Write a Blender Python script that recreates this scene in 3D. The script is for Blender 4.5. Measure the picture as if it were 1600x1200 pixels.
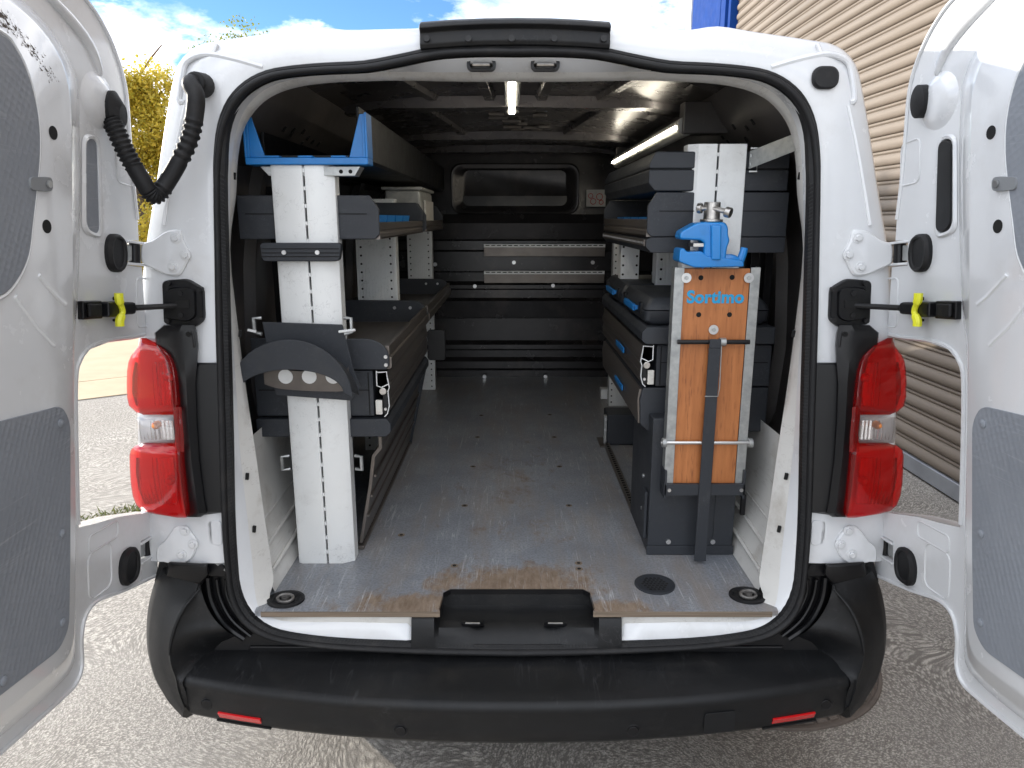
import bpy, bmesh, math, random
from mathutils import Vector as V, Matrix, Quaternion
random.seed(7)
rad = math.radians
scn = bpy.context.scene
for o in list(bpy.data.objects): bpy.data.objects.remove(o)

# ------------------------------------------------------------------ camera, sky, sun, exposure
FPX, PITCH, CAM = 1120.0, rad(13.05), V((-.011, -1.57, 1.53))
cd = bpy.data.cameras.new('camera'); cam = bpy.data.objects.new('camera', cd)
scn.collection.objects.link(cam); scn.camera = cam
cam.location = CAM; cam.rotation_euler = (math.pi/2 - PITCH, 0, 0)
cd.sensor_width = 36; cd.lens = FPX/1600*36; cd.clip_start = .02; cd.clip_end = 2000
SUN_AZ, SUN_EL = (-.77, .64), rad(13)          # low sun, left of the van and a little ahead of it
wd = bpy.data.worlds.new('World'); scn.world = wd; wd.use_nodes = True
nt = wd.node_tree; nt.nodes.clear()
wo = nt.nodes.new('ShaderNodeOutputWorld'); bg = nt.nodes.new('ShaderNodeBackground')
sky = nt.nodes.new('ShaderNodeTexSky'); sky.sky_type = 'NISHITA'; sky.sun_disc = False
sky.sun_elevation = SUN_EL; sky.sun_rotation = math.atan2(SUN_AZ[0], SUN_AZ[1]); sky.air_density = .9; sky.dust_density = .05; sky.ozone_density = 3.0
tc = nt.nodes.new('ShaderNodeTexCoord'); mp = nt.nodes.new('ShaderNodeMapping'); mp.inputs['Scale'].default_value = (1, 1, 2.2); mp.inputs['Location'].default_value = (.35, .1, .4)
n1 = nt.nodes.new('ShaderNodeTexNoise'); n1.inputs['Scale'].default_value = 2.6; n1.inputs['Detail'].default_value = 9; n1.inputs['Roughness'].default_value = .58
cr = nt.nodes.new('ShaderNodeValToRGB'); cr.color_ramp.elements[0].position = .42; cr.color_ramp.elements[1].position = .50
mx = nt.nodes.new('ShaderNodeMix'); mx.data_type = 'RGBA'
n2 = nt.nodes.new('ShaderNodeTexNoise'); n2.inputs['Scale'].default_value = 7; n2.inputs['Detail'].default_value = 6
c2 = nt.nodes.new('ShaderNodeValToRGB'); c2.color_ramp.elements[0].color = (3.2, 3.7, 4.5, 1); c2.color_ramp.elements[1].color = (9.0, 9.0, 9.1, 1); c2.color_ramp.elements[0].position = .36; c2.color_ramp.elements[1].position = .58
L = nt.links.new
L(tc.outputs['Generated'], mp.inputs['Vector']); L(mp.outputs[0], n1.inputs['Vector']); L(mp.outputs[0], n2.inputs['Vector'])
L(n1.outputs['Fac'], cr.inputs[0]); L(cr.outputs[0], mx.inputs['Factor']); L(n2.outputs['Fac'], c2.inputs[0])
dm = nt.nodes.new('ShaderNodeMix'); dm.data_type = 'RGBA'; dm.blend_type = 'MULTIPLY'; dm.inputs[0].default_value = 1; dm.inputs[7].default_value = (.36, .44, .52, 1); L(sky.outputs[0], dm.inputs[6]); L(dm.outputs[2], mx.inputs[6]); L(c2.outputs[0], mx.inputs[7]); L(mx.outputs[2], bg.inputs['Color']); L(bg.outputs[0], wo.inputs['Surface'])
bg.inputs['Strength'].default_value = .13
sd = bpy.data.lights.new('sun', 'SUN'); sd.energy = 2.0; sd.angle = rad(.53); sd.color = (1, .93, .82)
so = bpy.data.objects.new('sun', sd); scn.collection.objects.link(so)
hx = math.hypot(*SUN_AZ); sdir = V((SUN_AZ[0]/hx*math.cos(SUN_EL), SUN_AZ[1]/hx*math.cos(SUN_EL), math.sin(SUN_EL)))
so.rotation_euler = (-sdir).to_track_quat('-Z', 'Y').to_euler(); so.location = (-20, 15, 20)
scn.view_settings.view_transform = 'Standard'; scn.view_settings.look = 'None'; scn.view_settings.gamma = 1
scn.view_settings.exposure = 1.64
scn.render.engine = 'CYCLES'; scn.cycles.max_bounces = 6; scn.cycles.transparent_max_bounces = 16
scn.render.resolution_x, scn.render.resolution_y = 1024, 768

# ------------------------------------------------------------------ sight lines -> points in the place
FW = V((0, math.cos(PITCH), -math.sin(PITCH))); UP = V((0, math.sin(PITCH), math.cos(PITCH)))
def sight(px, py): return FW + V((1, 0, 0))*((px-800)/FPX) + UP*((600-py)/FPX)
def meet(px, py, n, o):
    d = sight(px, py); return CAM + d*((V(o)-CAM).dot(V(n))/d.dot(V(n)))
def atY(px, py, y): return meet(px, py, (0, 1, 0), (0, y, 0))
def atX(px, py, x): return meet(px, py, (1, 0, 0), (x, 0, 0))
def atZ(px, py, z): return meet(px, py, (0, 0, 1), (0, 0, z))
LEAN = .1                                    # the van's tail leans forward
def rear(px, py, off=0.): return meet(px, py, (0, 1, -LEAN), (0, off, .6))
def ry(z, off=0.): return LEAN*(z-.6)+off

# ------------------------------------------------------------------ mesh helpers
class MB:
    def __init__(s): s.v = []; s.f = []; s.mi = []
    def add(s, vs, fs):
        b = len(s.v); s.v += [V(p) for p in vs]; s.f += [tuple(i+b for i in f) for f in fs]; return s
    def box(s, x0, x1, y0, y1, z0, z1):
        return s.add([(x0,y0,z0),(x1,y0,z0),(x1,y1,z0),(x0,y1,z0),(x0,y0,z1),(x1,y0,z1),(x1,y1,z1),(x0,y1,z1)],
                     [(0,3,2,1),(4,5,6,7),(0,1,5,4),(1,2,6,5),(2,3,7,6),(3,0,4,7)])
    def prism(s, pts, vec):
        n = len(pts); vec = V(vec)
        return s.add([V(p) for p in pts]+[V(p)+vec for p in pts], [tuple(range(n-1,-1,-1)), tuple(range(n,2*n))]+[(i,(i+1)%n,n+(i+1)%n,n+i) for i in range(n)])
    def loft(s, rings, closed=True, cap0=False, cap1=False):
        n = len(rings[0]); vs = [p for r in rings for p in r]; fs = []
        for k in range(len(rings)-1):
            for i in range(n if closed else n-1):
                j = (i+1) % n; fs.append((k*n+i, k*n+j, (k+1)*n+j, (k+1)*n+i))
        if cap0: fs.append(tuple(range(n-1,-1,-1)))
        if cap1: fs.append(tuple(range((len(rings)-1)*n, len(rings)*n)))
        return s.add(vs, fs)
    def tube(s, path, r, n=10, closed=False, caps=True):
        path = [V(p) for p in path]; m = len(path)
        rs = r if isinstance(r, (list, tuple)) else [r]*m
        rings = []; ref = None
        for i in range(m):
            a = path[(i-1) % m] if (closed or i > 0) else path[i]; b = path[(i+1) % m] if (closed or i < m-1) else path[i]
            t = (b-a).normalized()
            if ref is None: ref = V((0,0,1)) if abs(t.z) < .9 else V((1,0,0))
            u = (ref - t*ref.dot(t)).normalized(); w = t.cross(u); ref = u
            rings.append([path[i]+(u*math.cos(2*math.pi*k/n)+w*math.sin(2*math.pi*k/n))*rs[i] for k in range(n)])
        if closed: rings.append(rings[0])
        return s.loft(rings, True, caps and not closed, caps and not closed)
    def cyl(s, p0, p1, r, n=14, r1=None): return s.tube([p0, p1], [r, r if r1 is None else r1], n)
    def build(s, name, mat, parent=None, bev=0, seg=2, mirror=False, ang=35, kind=None, flat=False):
        me = bpy.data.meshes.new(name)
        base = V((0,0,0)); q = parent
        while q is not None: base += q.location; q = q.parent
        vs = [((-p.x if mirror else p.x)-base.x, p.y-base.y, p.z-base.z) for p in s.v]
        me.from_pydata(vs, [], s.f); bm = bmesh.new(); bm.from_mesh(me)
        bmesh.ops.remove_doubles(bm, verts=bm.verts, dist=1e-6)
        bmesh.ops.recalc_face_normals(bm, faces=bm.faces); bm.to_mesh(me); bm.free()
        me.materials.append(MT[mat])
        o = bpy.data.objects.new(name, me); scn.collection.objects.link(o)
        if not flat:
            me.polygons.foreach_set('use_smooth', [True]*len(me.polygons))
            me.set_sharp_from_angle(angle=rad(ang))
        if bev:
            b = o.modifiers.new('bevel', 'BEVEL'); b.width = bev; b.segments = seg; b.limit_method = 'ANGLE'; b.angle_limit = rad(38); b.harden_normals = True
        if parent is not None: o.parent = parent
        if kind: o['kind'] = kind
        return o
def thing(name, label, cat, loc=(0,0,0), group=None):
    o = bpy.data.objects.new(name, None); scn.collection.objects.link(o); o.location = loc; o.empty_display_size = .1
    o['label'] = label; o['category'] = cat
    if group: o['group'] = group
    return o
def tag(o, label, cat, group=None):
    o['label'] = label; o['category'] = cat
    if group: o['group'] = group
    return o
def dup(o, loc, parent):
    c = o.copy(); scn.collection.objects.link(c); c.parent = parent; c.location = loc; return c
def smooth(pts, k=4, closed=False):
    pts = [V(p) for p in pts]; n = len(pts); out = []
    for i in range(n if closed else n-1):
        p0 = pts[(i-1) % n] if (closed or i > 0) else pts[i]; p1 = pts[i]; p2 = pts[(i+1) % n]
        p3 = pts[(i+2) % n] if (closed or i+2 < n) else p2
        for j in range(k):
            t = j/k; out.append(.5*((2*p1)+(p2-p0)*t+(2*p0-5*p1+4*p2-p3)*t*t+(3*p1-p0-3*p2+p3)*t**3))
    if not closed: out.append(pts[-1])
    return out
def rrect(x0, x1, z0, z1, r, n=5):
    out = []
    for cx, cz, a in ((x1-r, z1-r, 0), (x0+r, z1-r, 90), (x0+r, z0+r, 180), (x1-r, z0+r, 270)):
        for k in range(n+1): t = rad(a+90*k/n); out.append((cx+r*math.cos(t), cz+r*math.sin(t)))
    return out
def roundpoly(pts, r, n=4):
    out = []; m = len(pts)
    for i in range(m):
        p = V(pts[i]); a = V(pts[i-1])-p; b = V(pts[(i+1) % m])-p; k = min(r, a.length*.45, b.length*.45)
        s, e = p+a.normalized()*k, p+b.normalized()*k
        for j in range(n+1):
            t = j/n; out.append(s*(1-t)**2+p*2*t*(1-t)+e*t*t)
    return out

# ------------------------------------------------------------------ materials
MT = {}
def mat(name, col, rough=.5, metal=0., coat=0., var=0., vscale=6., col2=None, bump=0., bscale=200., spec=.5, scr=0., scrcol=(.4,.4,.4), scrscale=30., stretch=(1,1,1), dirt=0., dirtcol=(.2,.17,.13), dscale=3., emit=None):
    m = bpy.data.materials.new(name); m.use_nodes = True; t = m.node_tree; N = t.nodes; b = N['Principled BSDF']; lk = t.links.new
    b.inputs['Base Color'].default_value = (*col, 1); b.inputs['Roughness'].default_value = rough; b.inputs['Metallic'].default_value = metal
    b.inputs['Coat Weight'].default_value = coat; b.inputs['Coat Roughness'].default_value = .08; b.inputs['Specular IOR Level'].default_value = spec
    co = N.new('ShaderNodeTexCoord'); mpn = N.new('ShaderNodeMapping'); mpn.inputs['Scale'].default_value = stretch; lk(co.outputs['Object'], mpn.inputs['Vector'])
    cur = None
    def noise(sc, det=6, ro=.6):
        n = N.new('ShaderNodeTexNoise'); n.inputs['Scale'].default_value = sc; n.inputs['Detail'].default_value = det; n.inputs['Roughness'].default_value = ro; lk(mpn.outputs[0], n.inputs['Vector']); return n
    def ramp(src, a, c):
        r = N.new('ShaderNodeMapRange'); r.inputs['From Min'].default_value = a; r.inputs['From Max'].default_value = c; lk(src, r.inputs['Value']); return r.outputs[0]
    def mixc(fac, a, c):
        x = N.new('ShaderNodeMix'); x.data_type = 'RGBA'; lk(fac, x.inputs['Factor'])
        if isinstance(a, tuple): x.inputs[6].default_value = (*a, 1)
        else: lk(a, x.inputs[6])
        x.inputs[7].default_value = (*c, 1); return x.outputs[2]
    cur = col
    if var or col2:
        c2 = col2 or tuple(max(0, c*(1-var)) for c in col)
        cur = mixc(ramp(noise(vscale).outputs['Fac'], .35, .65), cur, c2)
    if dirt:
        mu = N.new('ShaderNodeMath'); mu.operation = 'MULTIPLY'; mu.inputs[1].default_value = dirt
        lk(ramp(noise(dscale, 8, .68).outputs['Fac'], .52, .72), mu.inputs[0]); cur = mixc(mu.outputs[0], cur, dirtcol)
    if scr:
        e = None
        for rt in ((.3,.5,.2),(1.2,-.6,1.4),(-.8,1.1,2.3)):
            ml = N.new('ShaderNodeMapping'); ml.inputs['Rotation'].default_value = rt; ml.inputs['Scale'].default_value = (1,.05,1); lk(co.outputs['Object'], ml.inputs[0])
            nl = N.new('ShaderNodeTexNoise'); nl.inputs['Scale'].default_value = scrscale*3.2; nl.inputs['Detail'].default_value = 2; lk(ml.outputs[0], nl.inputs['Vector'])
            ab = N.new('ShaderNodeMath'); ab.operation = 'SUBTRACT'; ab.inputs[1].default_value = .63; lk(nl.outputs['Fac'], ab.inputs[0]); a2 = N.new('ShaderNodeMath'); a2.operation = 'ABSOLUTE'; lk(ab.outputs[0], a2.inputs[0]); ln = ramp(a2.outputs[0], .012, .0)
            if e is None: e = ln
            else:
                mxm = N.new('ShaderNodeMath'); mxm.operation = 'MAXIMUM'; lk(e, mxm.inputs[0]); lk(ln, mxm.inputs[1]); e = mxm.outputs[0]
        g = ramp(noise(5, 5, .7).outputs['Fac'], .48, .66)
        mu = N.new('ShaderNodeMath'); mu.operation = 'MULTIPLY'; lk(e, mu.inputs[0]); lk(g, mu.inputs[1])
        m2 = N.new('ShaderNodeMath'); m2.operation = 'MULTIPLY'; m2.inputs[1].default_value = scr; lk(mu.outputs[0], m2.inputs[0]); cur = mixc(m2.outputs[0], cur, scrcol)
    if not isinstance(cur, tuple): lk(cur, b.inputs['Base Color'])
    if bump:
        bn = N.new('ShaderNodeBump'); bn.inputs['Strength'].default_value = bump; bn.inputs['Distance'].default_value = .002
        lk(noise(bscale, 3).outputs['Fac'], bn.inputs['Height']); lk(bn.outputs[0], b.inputs['Normal'])
    if rough > .1 and (var or dirt):
        lk_r = N.new('ShaderNodeMapRange'); lk_r.inputs['To Min'].default_value = rough*.8; lk_r.inputs['To Max'].default_value = min(1, rough*1.35); lk(noise(vscale*1.7).outputs['Fac'], lk_r.inputs['Value']); lk(lk_r.outputs[0], b.inputs['Roughness'])
    if emit: b.inputs['Emission Color'].default_value = (*emit[:3], 1); b.inputs['Emission Strength'].default_value = emit[3]
    MT[name] = m; return m
mat('white_paint', (.70,.712,.725), .24, coat=.6, dirt=.30, dirtcol=(.46,.44,.41), dscale=5, var=.03, bump=.04, bscale=60)
mat('jamb_paint', (.62,.61,.58), .4, coat=.15, dirt=.5, dirtcol=(.30,.26,.21), dscale=9, scr=.5, scrcol=(.22,.18,.15), scrscale=18)
mat('black_plastic', (.008,.0085,.0095), .44, spec=.32, var=.25, vscale=9, bump=.25, bscale=700, scr=.32, scrcol=(.08,.08,.085), scrscale=9, dirt=.12, dirtcol=(.07,.062,.052), dscale=6)
mat('smooth_black', (.006,.006,.007), .33, spec=.35, var=.2, dirt=.10, dirtcol=(.07,.065,.06))
mat('rubber', (.009,.009,.010), .55, spec=.35, bump=.3, bscale=400, var=.2, dirt=.2, dirtcol=(.07,.062,.055), dscale=14)
mat('slate', (.027,.0305,.037), .45, spec=.4, bump=.25, bscale=900, scr=.35, scrcol=(.16,.17,.19), scrscale=26, dirt=.18, dirtcol=(.09,.085,.08), dscale=12, var=.15)
mat('shelf_profile', (.175,.155,.14), .34, metal=.6, var=.25, vscale=12, stretch=(1,.12,1), dirt=.3, dirtcol=(.20,.155,.11), dscale=10)
mat('alu_white', (.78,.79,.78), .40, metal=.15, var=.06, vscale=4, bump=.08, bscale=300, scr=.5, scrcol=(.20,.20,.20), scrscale=14, dirt=.22, dirtcol=(.36,.34,.31), dscale=10)
mat('galvanised', (.46,.47,.46), .42, metal=.75, col2=(.33,.34,.34), vscale=45, dirt=.35, dirtcol=(.55,.56,.54), dscale=20)
mat('lash_steel', (.22,.21,.20), .45, metal=.8, var=.4, vscale=80)
mat('steel', (.55,.53,.50), .3, metal=1, var=.3, vscale=60)
mat('bolt', (.6,.6,.6), .3, metal=.9)
mat('dark_hole', (.004,.004,.004), .9)
mat('blue_plastic', (.008,.175,.50), .38, coat=.1, var=.12, vscale=20, dirt=.15, dirtcol=(.03,.12,.25), dscale=18)
mat('vise_blue', (.006,.20,.56), .32, coat=.3, bump=.12, bscale=160, var=.1, dirt=.2, dirtcol=(.03,.07,.12), dscale=22)
mat('print_blue', (.01,.30,.56), .5)
mat('yellow_plastic', (.72,.72,.03), .4)
mat('trim_grey', (.225,.243,.272), .55, var=.12, vscale=5, dirt=.25, dirtcol=(.28,.29,.31), dscale=7, scr=.35, scrcol=(.42,.43,.45), scrscale=12)
mat('clip_grey', (.20,.21,.22), .5)
mat('lining', (.085,.078,.076), .32, var=.35, vscale=5, dirt=.35, dirtcol=(.17,.14,.12), dscale=4, bump=.15, bscale=8)
mat('roof_lining', (.125,.118,.12), .26, metal=.45, var=.3, vscale=5, bump=.12, bscale=6, dirt=.3, dirtcol=(.20,.175,.155), dscale=6)
mat('bulkhead_black', (.038,.036,.038), .24, metal=.2, var=.4, vscale=4, dirt=.3, dirtcol=(.12,.10,.085), dscale=5, bump=.2, bscale=7)
mat('frosted', (.50,.50,.47), .35, spec=.6, var=.3, vscale=30)
mat('sticker', (.62,.60,.55), .6, dirt=.35, dirtcol=(.25,.2,.18), dscale=60)
mat('ply_edge', (.24,.185,.135), .8, var=.5, vscale=40, stretch=(.1,1,8), dirt=.4, dirtcol=(.10,.075,.05), dscale=30)
mat('red_part', (.55,.006,.008), .25, coat=.6)
mat('reflector_red', (.80,.25,.22), .25, metal=.25, coat=.3, bump=.5, bscale=500)
mat('chrome', (.75,.72,.70), .18, metal=.85, bump=.3, bscale=300)
mat('chrome_red', (.88,.62,.6), .22, metal=.7, bump=.4, bscale=250)
mat('amber', (.8,.28,.08), .3)
mat('cast_iron', (.13,.105,.088), .75, var=.3, vscale=20, bump=.5, bscale=150)
mat('shutter_paint', (.25,.206,.165), .62, spec=.25, var=.22, vscale=3, stretch=(1,.25,3), dirt=.6, dirtcol=(.17,.142,.118), dscale=4, bump=.15, bscale=120)
mat('shutter_rail', (.30,.31,.33), .45, metal=.3, var=.2)
mat('blue_paint', (.010,.055,.26), .75, spec=.1, var=.15)
mat('wall_clad', (.42,.40,.37), .7, var=.15, vscale=1)
mat('bark', (.09,.065,.045), .9, var=.4, vscale=20)
mat('wire', (.03,.03,.03), .6)
mat('led', (1,1,1), .4, emit=(1, .91, .74, 10.0))
mat('tyre', (.02,.02,.02), .8, bump=.4, bscale=60, dirt=.3, dirtcol=(.08,.07,.06))
mat('rim', (.35,.36,.37), .35, metal=.8)
mat('wood_pole', (.22,.13,.07), .8, var=.3)

def custom(name):
    m = bpy.data.materials.new(name); m.use_nodes = True; MT[name] = m
    return m, m.node_tree.nodes, m.node_tree.links.new, m.node_tree.nodes['Principled BSDF']
def nn(N, typ, **kw):
    n = N.new('ShaderNode'+typ)
    for k, v in kw.items():
        if k in n.inputs: n.inputs[k].default_value = v
        else: setattr(n, k, v)
    return n
# lens: tinted see-through shell
def lens(name, tint, refl=.09):
    m, N, lk, b = custom(name); N.remove(b); out = N['Material Output']
    tr = nn(N, 'BsdfTransparent', Color=(*tint, 1)); gl = nn(N, 'BsdfGlossy', Roughness=.06); fr = nn(N, 'Fresnel', IOR=1.5); mx = nn(N, 'MixShader')
    df = nn(N, 'BsdfDiffuse', Color=(tint[0]*.62, tint[1]*.3, tint[2]*.3, 1) if tint[1] < .1 else (*[c*.6 for c in tint], 1)); m2 = nn(N, 'MixShader'); m2.inputs[0].default_value = refl
    bn = nn(N, 'Bump', Strength=.35, Distance=.002); nz = nn(N, 'TexNoise', Scale=35.); co = nn(N, 'TexCoord'); lk(co.outputs['Object'], nz.inputs['Vector']); lk(nz.outputs['Fac'], bn.inputs['Height']); lk(bn.outputs[0], gl.inputs['Normal'])
    lk(tr.outputs[0], m2.inputs[1]); lk(df.outputs[0], m2.inputs[2]); lk(fr.outputs[0], mx.inputs[0]); lk(m2.outputs[0], mx.inputs[1]); lk(gl.outputs[0], mx.inputs[2]); lk(mx.outputs[0], out.inputs[0])
lens('red_lens', (.95,.018,.022), .20); lens('clear_lens', (.93,.92,.92), .10); lens('clear_box', (.80,.80,.78), .35)
# wood board
m, N, lk, b = custom('wood'); co = nn(N, 'TexCoord'); mp_ = nn(N, 'Mapping'); mp_.inputs['Scale'].default_value = (1, 1, .09); lk(co.outputs['Object'], mp_.inputs[0])
a = nn(N, 'TexNoise', Scale=55., Detail=8., Roughness=.65); lk(mp_.outputs[0], a.inputs[0]); c = nn(N, 'TexNoise', Scale=240., Detail=3.); lk(mp_.outputs[0], c.inputs[0])
r = nn(N, 'ValToRGB'); r.color_ramp.elements[0].color = (.34,.112,.030,1); r.color_ramp.elements[1].color = (.47,.172,.052,1); r.color_ramp.elements[0].position = .33; r.color_ramp.elements[1].position = .66; lk(a.outputs['Fac'], r.inputs[0])
mr = nn(N, 'MapRange'); mr.inputs['From Min'].default_value = .58; mr.inputs['From Max'].default_value = .72; lk(c.outputs['Fac'], mr.inputs[0])
mxx = nn(N, 'Mix', data_type='RGBA'); lk(mr.outputs[0], mxx.inputs[0]); lk(r.outputs[0], mxx.inputs[6]); mxx.inputs[7].default_value = (.24,.078,.024,1); lk(mxx.outputs[2], b.inputs['Base Color']); b.inputs['Roughness'].default_value = .5
# load floor: phenolic plywood, worn through to brown wood towards the sill
m, N, lk, b = custom('floor_ply'); co = nn(N, 'TexCoord'); geo = nn(N, 'NewGeometry'); sp = nn(N, 'SeparateXYZ'); lk(geo.outputs['Position'], sp.inputs[0])
def mth(op, a_, b_=None, c_=None):
    n = nn(N, 'Math', operation=op)
    for i, q in enumerate((a_, b_, c_)):
        if q is None: continue
        if isinstance(q, (int, float)): n.inputs[i].default_value = q
        else: lk(q, n.inputs[i])
    return n.outputs[0]
def nzz(sc, det=6., ro=.6, st=(1,1,1)):
    q = nn(N, 'Mapping'); q.inputs['Scale'].default_value = st; lk(co.outputs['Object'], q.inputs[0]); n = nn(N, 'TexNoise', Scale=sc, Detail=det, Roughness=ro); lk(q.outputs[0], n.inputs['Vector']); return n
def rmp(src, a_, b_):
    n = nn(N, 'MapRange'); n.inputs['From Min'].default_value = a_; n.inputs['From Max'].default_value = b_; lk(src, n.inputs[0]); return n.outputs[0]
def mxc(f, a_, b_):
    n = nn(N, 'Mix', data_type='RGBA'); lk(f, n.inputs[0])
    for i, q in ((6, a_), (7, b_)):
        if isinstance(q, tuple): n.inputs[i].default_value = (*q, 1)
        else: lk(q, n.inputs[i])
    return n.outputs[2]
base = mxc(rmp(nzz(5., 8., .7).outputs['Fac'], .35, .65), (.19,.205,.232), (.285,.298,.322))
base = mxc(mth('MULTIPLY', rmp(nzz(150., 2.).outputs['Fac'], .45, .6), .45), base, (.09,.10,.115))
base = mxc(mth('MULTIPLY', rmp(nzz(9., 6., .7, (1,.22,1)).outputs['Fac'], .45, .66), .6), base, (.24,.20,.165))
def blob(cx, cy, sx, sy):
    return mth('SUBTRACT', 1., mth('SQRT', mth('ADD', mth('POWER', mth('DIVIDE', mth('SUBTRACT', sp.outputs[0], cx), sx), 2.), mth('POWER', mth('DIVIDE', mth('SUBTRACT', sp.outputs[1], cy), sy), 2.))))
w1 = mth('MAXIMUM', mth('MAXIMUM', blob(.0,.13,.36,.16), blob(-.22,.03,.30,.10)), mth('MAXIMUM', blob(.22,.02,.22,.06), mth('MULTIPLY', mth('MAXIMUM', blob(-.02,.40,.28,.60), blob(.05,.9,.26,.7)), .22)))
wn = mth('ADD', mth('MULTIPLY', w1, .75), mth('MULTIPLY', mth('SUBTRACT', nzz(13., 10., .78, (1,.55,1)).outputs['Fac'], .5), 1.7))
wear = rmp(wn, .16, .44)
base = mxc(mth('MULTIPLY', wear, .9), base, mxc(rmp(nzz(60., 6., .7, (1,.3,1)).outputs['Fac'], .35, .65), (.27,.20,.14), (.15,.095,.055)))
def strokes(rz, sc, th, w):
    q = nn(N, 'Mapping'); q.inputs['Rotation'].default_value = (0,0,rz); q.inputs['Scale'].default_value = (1,.045,1); lk(co.outputs['Object'], q.inputs[0]); n = nn(N, 'TexNoise', Scale=sc, Detail=2.); lk(q.outputs[0], n.inputs['Vector'])
    return rmp(mth('ABSOLUTE', mth('SUBTRACT', n.outputs['Fac'], th)), w, 0.)
sA = mth('MAXIMUM', mth('MAXIMUM', strokes(.25,48.,.64,.014), strokes(-.5,60.,.66,.014)), mth('MAXIMUM', strokes(1.3,55.,.66,.012), strokes(-1.0,42.,.66,.012)))
base = mxc(mth('MULTIPLY', mth('MULTIPLY', sA, rmp(nzz(4., 6., .7).outputs['Fac'], .42, .6)), .75), base, (.50,.51,.53))
sB = mth('MAXIMUM', strokes(.05,95.,.62,.02), strokes(.6,90.,.64,.02))
base = mxc(mth('MULTIPLY', mth('MULTIPLY', sB, rmp(nzz(5., 6., .7).outputs['Fac'], .45, .62)), .45), base, (.42,.41,.40))
lk(base, b.inputs['Base Color']); b.inputs['Roughness'].default_value = .42; lk(mth('ADD', .36, mth('MULTIPLY', wear, .4)), b.inputs['Roughness'])
bn = nn(N, 'Bump', Strength=.25, Distance=.002); lk(nzz(220., 2.).outputs['Fac'], bn.inputs['Height']); lk(bn.outputs[0], b.inputs['Normal'])
# concrete yard: trowelled swirls, grit
m, N, lk, b = custom('yard'); co = nn(N, 'TexCoord')
wv = nn(N, 'TexNoise', Scale=.9, Detail=2.); lk(co.outputs['Object'], wv.inputs['Vector'])
va = nn(N, 'VectorMath', operation='MULTIPLY_ADD'); va.inputs[1].default_value = (1.3,1.3,0); lk(wv.outputs['Color'], va.inputs[0]); lk(co.outputs['Object'], va.inputs[2])
mp2 = nn(N, 'Mapping'); mp2.inputs['Scale'].default_value = (1, .62, 1); mp2.inputs['Rotation'].default_value = (0,0,.9); lk(va.outputs[0], mp2.inputs[0])
g1 = nn(N, 'TexNoise', Scale=70., Detail=6., Roughness=.78); lk(mp2.outputs[0], g1.inputs['Vector'])
g2 = nzz(210., 3., .7); g3 = nzz(1.1, 5., .6); g4 = nzz(16., 6., .7)
vg = nn(N, 'TexVoronoi', Scale=120.); lk(va.outputs[0], vg.inputs['Vector']); vg2 = nn(N, 'TexVoronoi', Scale=62.); lk(co.outputs['Object'], vg2.inputs['Vector'])
hgt = mth('ADD', mth('MULTIPLY', g1.outputs['Fac'], .62), mth('MULTIPLY', mth('SUBTRACT', .85, vg.outputs['Distance']), .30))
hgt = mth('ADD', hgt, mth('MULTIPLY', mth('SUBTRACT', g2.outputs['Fac'], .5), .45))
colr = mxc(rmp(hgt, .36, .58), (.19,.172,.150), (.62,.57,.505))
colr = mxc(mth('MULTIPLY', rmp(g3.outputs['Fac'], .4, .65), .35), colr, (.42,.39,.355))
colr = mxc(mth('MULTIPLY', rmp(g4.outputs['Fac'], .56, .72), .6), colr, (.17,.155,.14))
colr = mxc(mth('MULTIPLY', rmp(vg2.outputs['Distance'], .16, .05), .5), colr, (.06,.055,.05))
lk(colr, b.inputs['Base Color']); b.inputs['Roughness'].default_value = .9
bn = nn(N, 'Bump', Strength=.9, Distance=.008); lk(hgt, bn.inputs['Height']); lk(bn.outputs[0], b.inputs['Normal'])
# leaves
for nm, c1, c2_ in (('leaf_gold', (.62,.46,.06), (.40,.36,.05)), ('leaf_green', (.26,.26,.04), (.15,.19,.035)), ('grass', (.08,.11,.025), (.16,.15,.05))):
    m, N, lk, b = custom(nm); geo = nn(N, 'NewGeometry'); r = nn(N, 'ValToRGB'); r.color_ramp.elements[0].color = (*c1, 1); r.color_ramp.elements[1].color = (*c2_, 1); lk(geo.outputs['Random Per Island'], r.inputs[0]); lk(r.outputs[0], b.inputs['Base Color']); b.inputs['Roughness'].default_value = .5
    tl = nn(N, 'BsdfTranslucent'); lk(r.outputs[0], tl.inputs[0]); ms = nn(N, 'MixShader'); ms.inputs[0].default_value = .6; lk(b.outputs[0], ms.inputs[1]); lk(tl.outputs[0], ms.inputs[2]); lk(ms.outputs[0], N['Material Output'].inputs[0])
# embossed hardboard on the doors: fine dimples
m = MT['trim_grey']; N = m.node_tree.nodes; lk = m.node_tree.links.new; b = N['Principled BSDF']; co = nn(N, 'TexCoord'); vo = nn(N, 'TexVoronoi', Scale=85.); vo.inputs['Randomness'].default_value = .15; mp4 = nn(N, 'Mapping'); mp4.inputs['Rotation'].default_value = (.5,0,0); lk(co.outputs['Object'], mp4.inputs[0]); lk(mp4.outputs[0], vo.inputs['Vector']); bn = nn(N, 'Bump', Strength=.4, Distance=.003); lk(vo.outputs['Distance'], bn.inputs['Height']); lk(bn.outputs[0], b.inputs['Normal'])

# ------------------------------------------------------------------ ground, building, trees
g = MB().add([(-150,-60,0),(150,-60,0),(150,260,0),(-150,260,0)], [(0,1,2,3)]).build('ground', 'yard'); g['kind'] = 'structure'

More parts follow.
